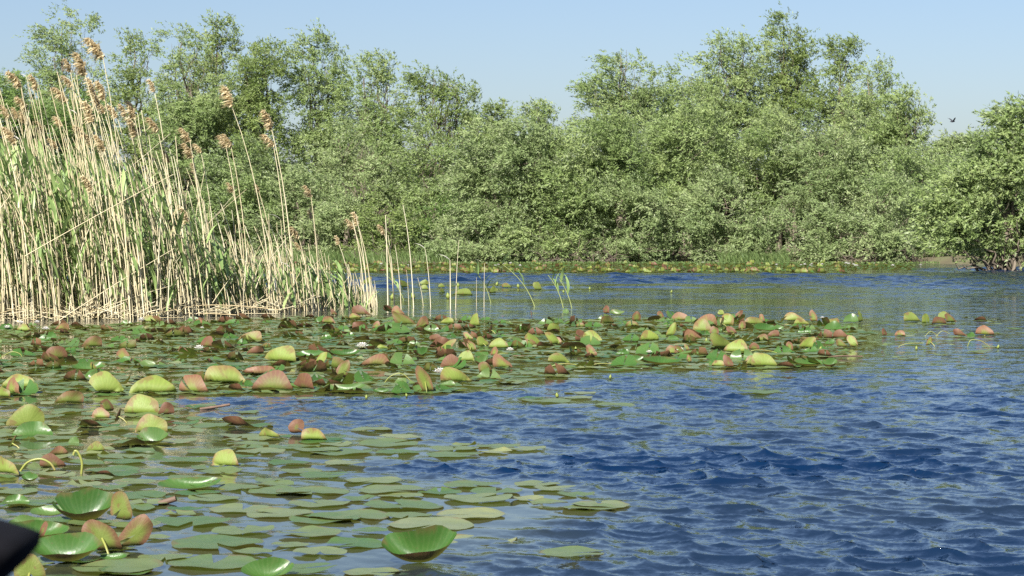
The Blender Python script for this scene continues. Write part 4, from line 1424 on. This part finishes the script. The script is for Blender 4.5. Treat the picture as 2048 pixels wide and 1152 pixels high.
GR1, GR2, GR3 = 'plumed dry reeds in the left reed bed', 'bare dry reed stems in the left reed bed', 'green reed shoots in the left reed bed'
PL = '''200 108 262 .38 0|164 143 245 .36 .5|135 137 200 .22 1.5|36 166 95 .30 .8|68 172 120 .24 .3|138 166 215 .22 2|182 180 240 .26 1|203 191 262 .30 .6|48 213 118 .26 1.2
128 196 205 .30 1.8|180 236 252 .32 .2|192 208 270 .26 1.3|203 219 282 .24 2|228 227 300 .24 1.6|245 226 318 .22 2|264 232 318 .30 .4|266 265 330 .30 .9|12 228 70 .24 .6|30 231 100 .20 1.6
43 239 110 .20 2.2|26 280 85 .30 0|80 256 150 .18 1.5|118 246 190 .22 2|310 256 362 .26 .3|303 176 360 .20 .6|165 270 225 .26 1|178 284 240 .20 1.6|203 294 262 .26 .2|108 290 170 .20 2
18 316 80 .20 1.2|178 374 226 .26 .1|374 277 418 .26 .4|378 309 420 .26 .2|396 298 440 .18 .8|332 318 376 .20 .6|385 338 430 .16 1.2|457 205 548 .36 .1|537 251 592 .34 .2|541 285 580 .26 .5
446 288 492 .22 .7|456 287 502 .24 .3|460 378 500 .18 1|512 378 560 .14 1.2|616 387 640 .22 .2|618 431 648 .16 .8|592 470 622 .24 .4|370 440 410 .26 0|595 492 625 .16 .9|710 444 746 .24 .3|702 451 740 .22 .8|763 461 790 .20 .4|672 482 706 .16 1'''
plumed = [tuple(float(q) for q in t.split()) for row in PL.split('\n') for t in row.split('|')]
PSP = {(200, 108): 'tallest dry reed, its big tan plume against the sky', (457, 205): 'long dry reed arching left alone with a large tan plume before the bushes',
       (537, 251): 'upper of two arching plumed reeds right of the long lone one', (541, 285): 'lower of two arching plumed reeds right of the long lone one',
       (710, 444): 'front reed of the plumed pair nearest the dark hollow', (702, 451): 'rear reed of the plumed pair nearest the dark hollow', (763, 461): 'short plumed reed farthest right, its pale plume over dark twigs',
       (616, 387): 'plumed reed standing above the broad green leaves, its head double-lobed', (303, 176): 'tall thin reed with small plume in front of the narrow round-topped tree',
       (178, 374): 'reed whose low tan plume hangs among stems in the middle of the bed', (370, 440): 'reed whose low tan plume sits deepest among the green leaves',
       (164, 143): 'second tallest plumed reed, slim upright plume left of the biggest one', (374, 277): 'upper of the stacked pair of plumes over the bed centre', (378, 309): 'lower of the stacked pair of plumes over the bed centre',
       (446, 288): 'left reed of two touching plumes below the long lone plume', (456, 287): 'right reed of two touching plumes below the long lone plume', (26, 280): 'reed with a large low plume near the left edge of the photo',
       (310, 256): 'plumed reed leaning by itself right of the plume cluster', (264, 232): 'upper reed of the right-hand plumes in the cluster', (266, 265): 'lower reed of the right-hand plumes in the cluster'}
for px, py, bx, ln, back in plumed:
    base = rbase(bx, back)
    top = np.array(at(px + 6, py + 6, base[1] - .1))
    z = 'left' if px < 110 else 'thick middle' if px < 260 else 'right part'
    hc = 'high' if py < 200 else 'middle-height' if py < 260 else 'low'
    lab = PSP.get((px, py)) or f'reed with {hc} tan plume in the {z} of the bed'
    o = reed(base, top, R.uniform(.010, .013), lab, GR1, plume=ln * 1.0, tint=R.uniform(.45, .9), leaves=0)
    if (px, py) not in PSP: CLASSED.setdefault(lab, []).append((px, o))
# sparse stems right of the bed
for bx, by, tx, ty, rad, pale, lab in ((731, 615, 705, 440, .010, 0, 'left stem of the pair of dry stems before the low bright bush'), (737, 615, 712, 432, .010, 0, 'right stem of the pair of dry stems before the low bright bush'),
                                       (776, 613, 771, 430, .014, 0, 'thick pale dry stem under the farthest right plume'), (789, 611, 776, 470, .009, 0, 'thin dry stem right behind the thick pale one'),
                                       (803, 618, 790, 490, .008, 0, 'thin dry stem leaning over the blue strip'), (828, 615, 806, 410, .010, 0, 'tall lone dry stem with a fine bent tip before the dark hollow'),
                                       (862, 614, 850, 497, .008, 1, 'slender stem with a small white broken leaf at its tip'), (901, 617, 900, 520, .012, 1, 'stout pale stem topped by a white broken leaf like a flag'),
                                       (911, 615, 918, 480, .007, 0, 'straight thin grey stem right beside the flagged stem'), (968, 615, 969, 527, .006, 1, 'faint thin stem in front of the far mat'), (953, 612, 953, 555, .005, 0, 'shortest faint stem left of the shoots'),
                                       (848, 612, 835, 555, .006, 0, 'short broken stem left of the slender stem'), (818, 612, 813, 540, .006, 0, 'short straight stem beside the tall lone stem'), (756, 614, 748, 560, .006, 0, 'short dry stub between the paired stems and the thick one')):
    p = ground(bx, by)
    reed(p, at(tx, ty, p.y), rad, lab, 'single dry reed stems standing in open water', tint=R.uniform(.6, 1), pale=bool(pale), leaves=0)
# green shoots standing apart
for bx, by, tx, ty, lv, lab in ((1075, 613, 1004, 528, 4, 'long green reed shoot leaning left over the calm water'), (1130, 616, 1096, 550, 3, 'left of two small green shoots leaning left'), (1147, 617, 1118, 558, 3, 'right of two small green shoots leaning left'),
                                (985, 607, 955, 548, 7, 'leafy green shoot bent over beside the flagged stem'), (812, 600, 770, 548, 5, 'green shoot behind the thick pale stem')):
    p = ground(bx, by)
    reed(p, at(tx, ty, p.y), .010, lab, 'green shoots standing apart in the water', tint=.5, leaves=lv, leaf_len=.34, mat='greenstem', name='reed_shoot', cat='reed shoot', lo=.55, hi=1.0)
# plain dry stems and green shoots that show in front
n_plain = 300 - len(plumed) - 14
for i in range(150):
    px = R.uniform(-20, 720) if i % 3 else R.uniform(0, 420)
    back = R.uniform(0, 1.3)
    base = rbase(px, back)
    ty = top_y(px - 40) + R.random() ** 1.6 * 230
    ty = min(ty, front_y(px) - 90)
    lean = R.gauss(-.15, .07)
    hpx = front_y(px) - ty
    top = np.array(at(px + lean * hpx, ty, base[1]))
    z = 'at the left edge' if px < 130 else 'in the tall middle' if px < 300 else 'in the lower centre' if px < 500 else 'at the low right end'
    hc = 'tall' if hpx > 400 else 'middling' if hpx > 230 else 'short'
    lc = 'left-leaning' if lean < -.18 else 'near-upright' if lean < -.09 else 'upright'
    pl = R.random() < .12
    o = reed(base, top, R.uniform(.008, .013), f'{hc} {lc} bare dry {"white-tipped " if pl else ""}reed {z} of the bed', 'bare dry reeds ' + z + ' of the bed', tint=R.uniform(.3, 1), leaves=0, pale=pl)
    CLASSED.setdefault(o['label'], []).append((px, o))
for i in range(95):
    px = R.uniform(-10, 700)
    base = rbase(px, R.uniform(.2, 1.6))
    ty = max(top_y(px) + 130, 300 + .22 * px) + R.random() * 110
    ty = min(ty, front_y(px) - 70)
    hpx = front_y(px) - ty
    top = np.array(at(px - R.uniform(.1, .28) * hpx, ty, base[1]))
    z = 'at the left edge' if px < 130 else 'in the tall middle' if px < 300 else 'in the lower centre' if px < 500 else 'in the low right end'
    hc = 'tall' if hpx > 270 else 'middling' if hpx > 190 else 'short'
    o = reed(base, top, .008, f'{hc} green leafy reed shoot {z} of the bed', 'green reed shoots ' + z + ' of the bed', tint=.5, leaves=6, leaf_len=.42, mat='greenstem', name='reed_shoot', cat='reed shoot', lo=.35, hi=1.0, n=7)
    CLASSED.setdefault(o['label'], []).append((px, o))

# the rest of the bed: one dense mass of stems, blades and weeds
rng = np.random.default_rng(21)
b = Buf()
for i in range(2200):
    px = rng.uniform(-420, 760)
    if px > 640 and rng.random() < .3: continue
    base = rbase(px, rng.uniform(0, 4.6 if px < 350 else 2.6) ** 1.0)
    hpx = front_y(px) - top_y(px)
    f = rng.beta(2.2, 2.2) if rng.random() < .7 else rng.uniform(.08, .35)
    h = hpx * f * base[1] / F * .95
    lean = rng.normal(-.13, .10) if rng.random() < .9 else rng.normal(0, .45)
    top = base + [lean * h, rng.normal(0, .06) * h, h * (1 - .25 * abs(lean))]
    P = reed_curve(base - [0, 0, .1], top, 5)
    b.tube(P, np.linspace(1, .5, 5) * rng.uniform(.006, .011), 3, np.clip(rng.normal(.55, .25), 0, 1))
tag(obj('reed_thicket', b.mesh('reed_thicket', M['dry'])), 'dense straw-coloured reed stems filling the reed bed', None, None, 'stuff')
b = Buf()
for i in range(4600):
    px = rng.uniform(-420, 730)
    base = rbase(px, rng.uniform(-.1, 3.6 if px < 350 else 2.2))
    if px > 330 and rng.random() < (.68 if px > 470 else .4): continue
    hpx = front_y(px) - max(top_y(px) + 110, 290 + .22 * px)
    z0 = rng.uniform(.05, .95) * hpx * base[1] / F
    ln = rng.uniform(.25, .6)
    a = rng.normal(0, .8) + (math.pi if rng.random() < .14 else 0)
    t = np.linspace(0, 1, 5)
    d = np.array([-math.cos(a), math.sin(a), 0])
    k = rng.uniform(.1, .7)
    P = base + [-.12 * z0, 0, z0] + d * (ln * (.28 * t + .22 * t ** 2))[:, None] + np.array([0, 0, 1.0]) * (ln * (.98 * t - .6 * k * t ** 2))[:, None]
    b.strip(P, [-d[1], d[0], 0], ln * .062 * np.array([.5, 1, .9, .6, .04]), np.clip(rng.normal(.5, .25), 0, 1), .3)
tag(obj('reed_blades', b.mesh('reed_blades', M['reedleaf'])), 'green reed blades between the dry stems', None, None, 'stuff')
n = 9000
px = rng.uniform(-420, 470, n)
fy = np.interp(px, [-300, 0, 300, 480], [646, 642, 638, 630])
Y0 = CAM_H * F / (fy - 480) + rng.uniform(.7, 4.5, n)
P = np.stack([(px - 1024) / F * Y0, Y0, rng.beta(1.2, 2.2, n) * np.interp(px, [-400, 100, 300, 470], [1.4, 1.2, .9, .4])], -1)
A = rng.normal(size=(n, 3)); A /= np.linalg.norm(A, axis=1)[:, None]
B = np.cross(A, rng.normal(size=(n, 3)) + [0, 0, .8]); B /= np.linalg.norm(B, axis=1)[:, None]
ll = rng.uniform(.04, .09, n)[:, None]
V = np.stack([P, P + A * ll * .5 + B * ll * .3, P + A * ll, P + A * ll * .5 - B * ll * .3], 1).reshape(-1, 3)
tag(obj('reed_undergrowth', mesh_np('reed_undergrowth', V, np.arange(4 * n).reshape(-1, 4), M['weeds'], attrs={'tint': np.repeat(rng.random(n), 4)})), 'dark green weeds at the foot of the reed bed', None, None, 'stuff')
# litter of broken stems at the foot
b = Buf()
for i in range(260):
    px = rng.uniform(-250, 600)
    base = rbase(px, rng.uniform(-.15, .8)); base[2] = rng.uniform(.0, .12)
    a = rng.normal(0, .5); l = rng.uniform(.15, .6)
    e = base + np.array([l * math.cos(a) * rng.choice([-1, 1]), l * math.sin(a), rng.uniform(-.03, .22)])
    b.tube(np.linspace(base, e, 3), rng.uniform(.004, .009), 3, rng.random())
tag(obj('reed_litter', b.mesh('reed_litter', M['dry'])), 'broken dry stems littering the foot of the reed bed', None, None, 'stuff')
for p0, p1, lab in (((112, 645), (348, 497), 'long fallen reed slanting up right from the bed foot'), ((206, 616), (352, 569), 'fallen reed lying low across the bed foot'), ((50, 512), (348, 348), 'broken reed slanting high across the tall middle of the bed'),
                    ((425, 606), (470, 545), 'short broken reed slanting up before the low centre'), ((0, 418), (34, 376), 'short slanting reed at the left edge')):
    q = rbase(p0[0], .0); D = q[1] - .12
    a, c = np.array(at(*p0, D)), np.array(at(*p1, D + .9))
    b = Buf(); t = np.linspace(0, 1, 7)[:, None]
    b.tube((c - a) * t + np.array([0, 0, .015]) * np.sin(np.pi * t), np.linspace(.007, .004, 7), 5, .6)
    o = obj('fallen_reed', b.mesh('fallen_reed', M['dry'])); o.location = a
    tag(o, lab, 'reed')
for pp, lab in (([(322, 624), (400, 611), (480, 612), (563, 620)], 'fallen reed bowed along the waterline under the low centre'), ([(330, 632), (400, 627), (475, 630)], 'lower fallen reed lying on the water below the bowed one')):
    arc(pp, .008, lab, 'fallen_reed', 'dry', 'reed', Y=rbase(420)[1] - .15)


# ------------------------------------------------------------------ bird
def bird():
    c = at(1905, 243, 55 * KD)
    root = empty('bird', c, .5)
    tag(root, 'small dark bird flying above the low trees at right', 'bird')
    k = .15
    b = Buf()
    t = np.linspace(-1, 1, 9)
    b.tube(np.stack([t * k, 0 * t, .1 * k * t], -1), k * np.array([.02, .10, .18, .24, .26, .24, .2, .16, .02]), 8)
    for s in (-.25, 0, .25):
        b.strip([(-.9 * k, 0, -.08 * k), (-1.25 * k, s * k * .6, -.1 * k), (-1.6 * k, s * k, -.12 * k)], [0, 1, 0], np.array([.08, .12, .06]) * k)
    obj('body', b.mesh('body', M['bird']), root)
    for s in (-1, 1):
        b = Buf()
        q = np.array([[.1, .15 * s, .05], [.05, .7 * s, .55], [-.15, 1.3 * s, .95], [-.5, 1.9 * s, 1.1]]) * k
        b.strip(q, [1, 0, .1], np.array([.34, .36, .26, .03]) * k)
        obj('wing', b.mesh('wing', M['bird']), root)


bird()

# ------------------------------------------------------------------ black tip at the lower left corner (close to the lens)
def black_tip():
    D = 1.08
    pts = [(-260, 1010), (-120, 1030), (-20, 1045), (38, 1062), (70, 1074), (66, 1100), (40, 1132), (10, 1160), (-60, 1215), (-260, 1260)]
    c = np.array(at(0, 1100, D))
    P = np.array([np.array(at(x, y, D)) for x, y in pts]) - c
    n = len(P); cen = P.mean(0)
    rings = []
    for k, (sc, dy) in enumerate(((.80, -.035), (.95, -.022), (1.0, 0.0), (.95, .022), (.80, .035))):
        rings.append(cen + (P - cen) * [sc, 1, sc] + [0, dy, 0])
    V = np.concatenate(rings + [[cen + [0, -.04, 0]], [cen + [0, .04, 0]]])
    Q = [(i * n + j, i * n + (j + 1) % n, (i + 1) * n + (j + 1) % n, (i + 1) * n + j) for i in range(4) for j in range(n)]
    T = [(5 * n, (j + 1) % n, j) for j in range(n)] + [(5 * n + 1, 4 * n + j, 4 * n + (j + 1) % n) for j in range(n)]
    o = obj('boat_edge', mesh_np('boat_edge', V, Q, M['black'], True, T))
    o.location = c
    tag(o, 'black out-of-focus pointed tip poking in at the lower left corner', 'boat edge')


black_tip()

# things of one look in one place are told apart by their order from left to right
for lab, lst in CLASSED.items():
    n = len(lst)
    if 1 < n <= 30:
        lst.sort(key=lambda q: q[0])
        for i, (_x, o) in enumerate(lst):
            o['label'] = ordinal(i, n) + ' ' + lab

print('LEAVES', LEAVES, 'TRIS', sum(len(o.data.loops) - 2 * len(o.data.polygons) for o in scene.objects if o.type == 'MESH'))
print('LONG', [o['label'] for o in scene.objects if 'label' in o and len(o['label'].split()) > 16])
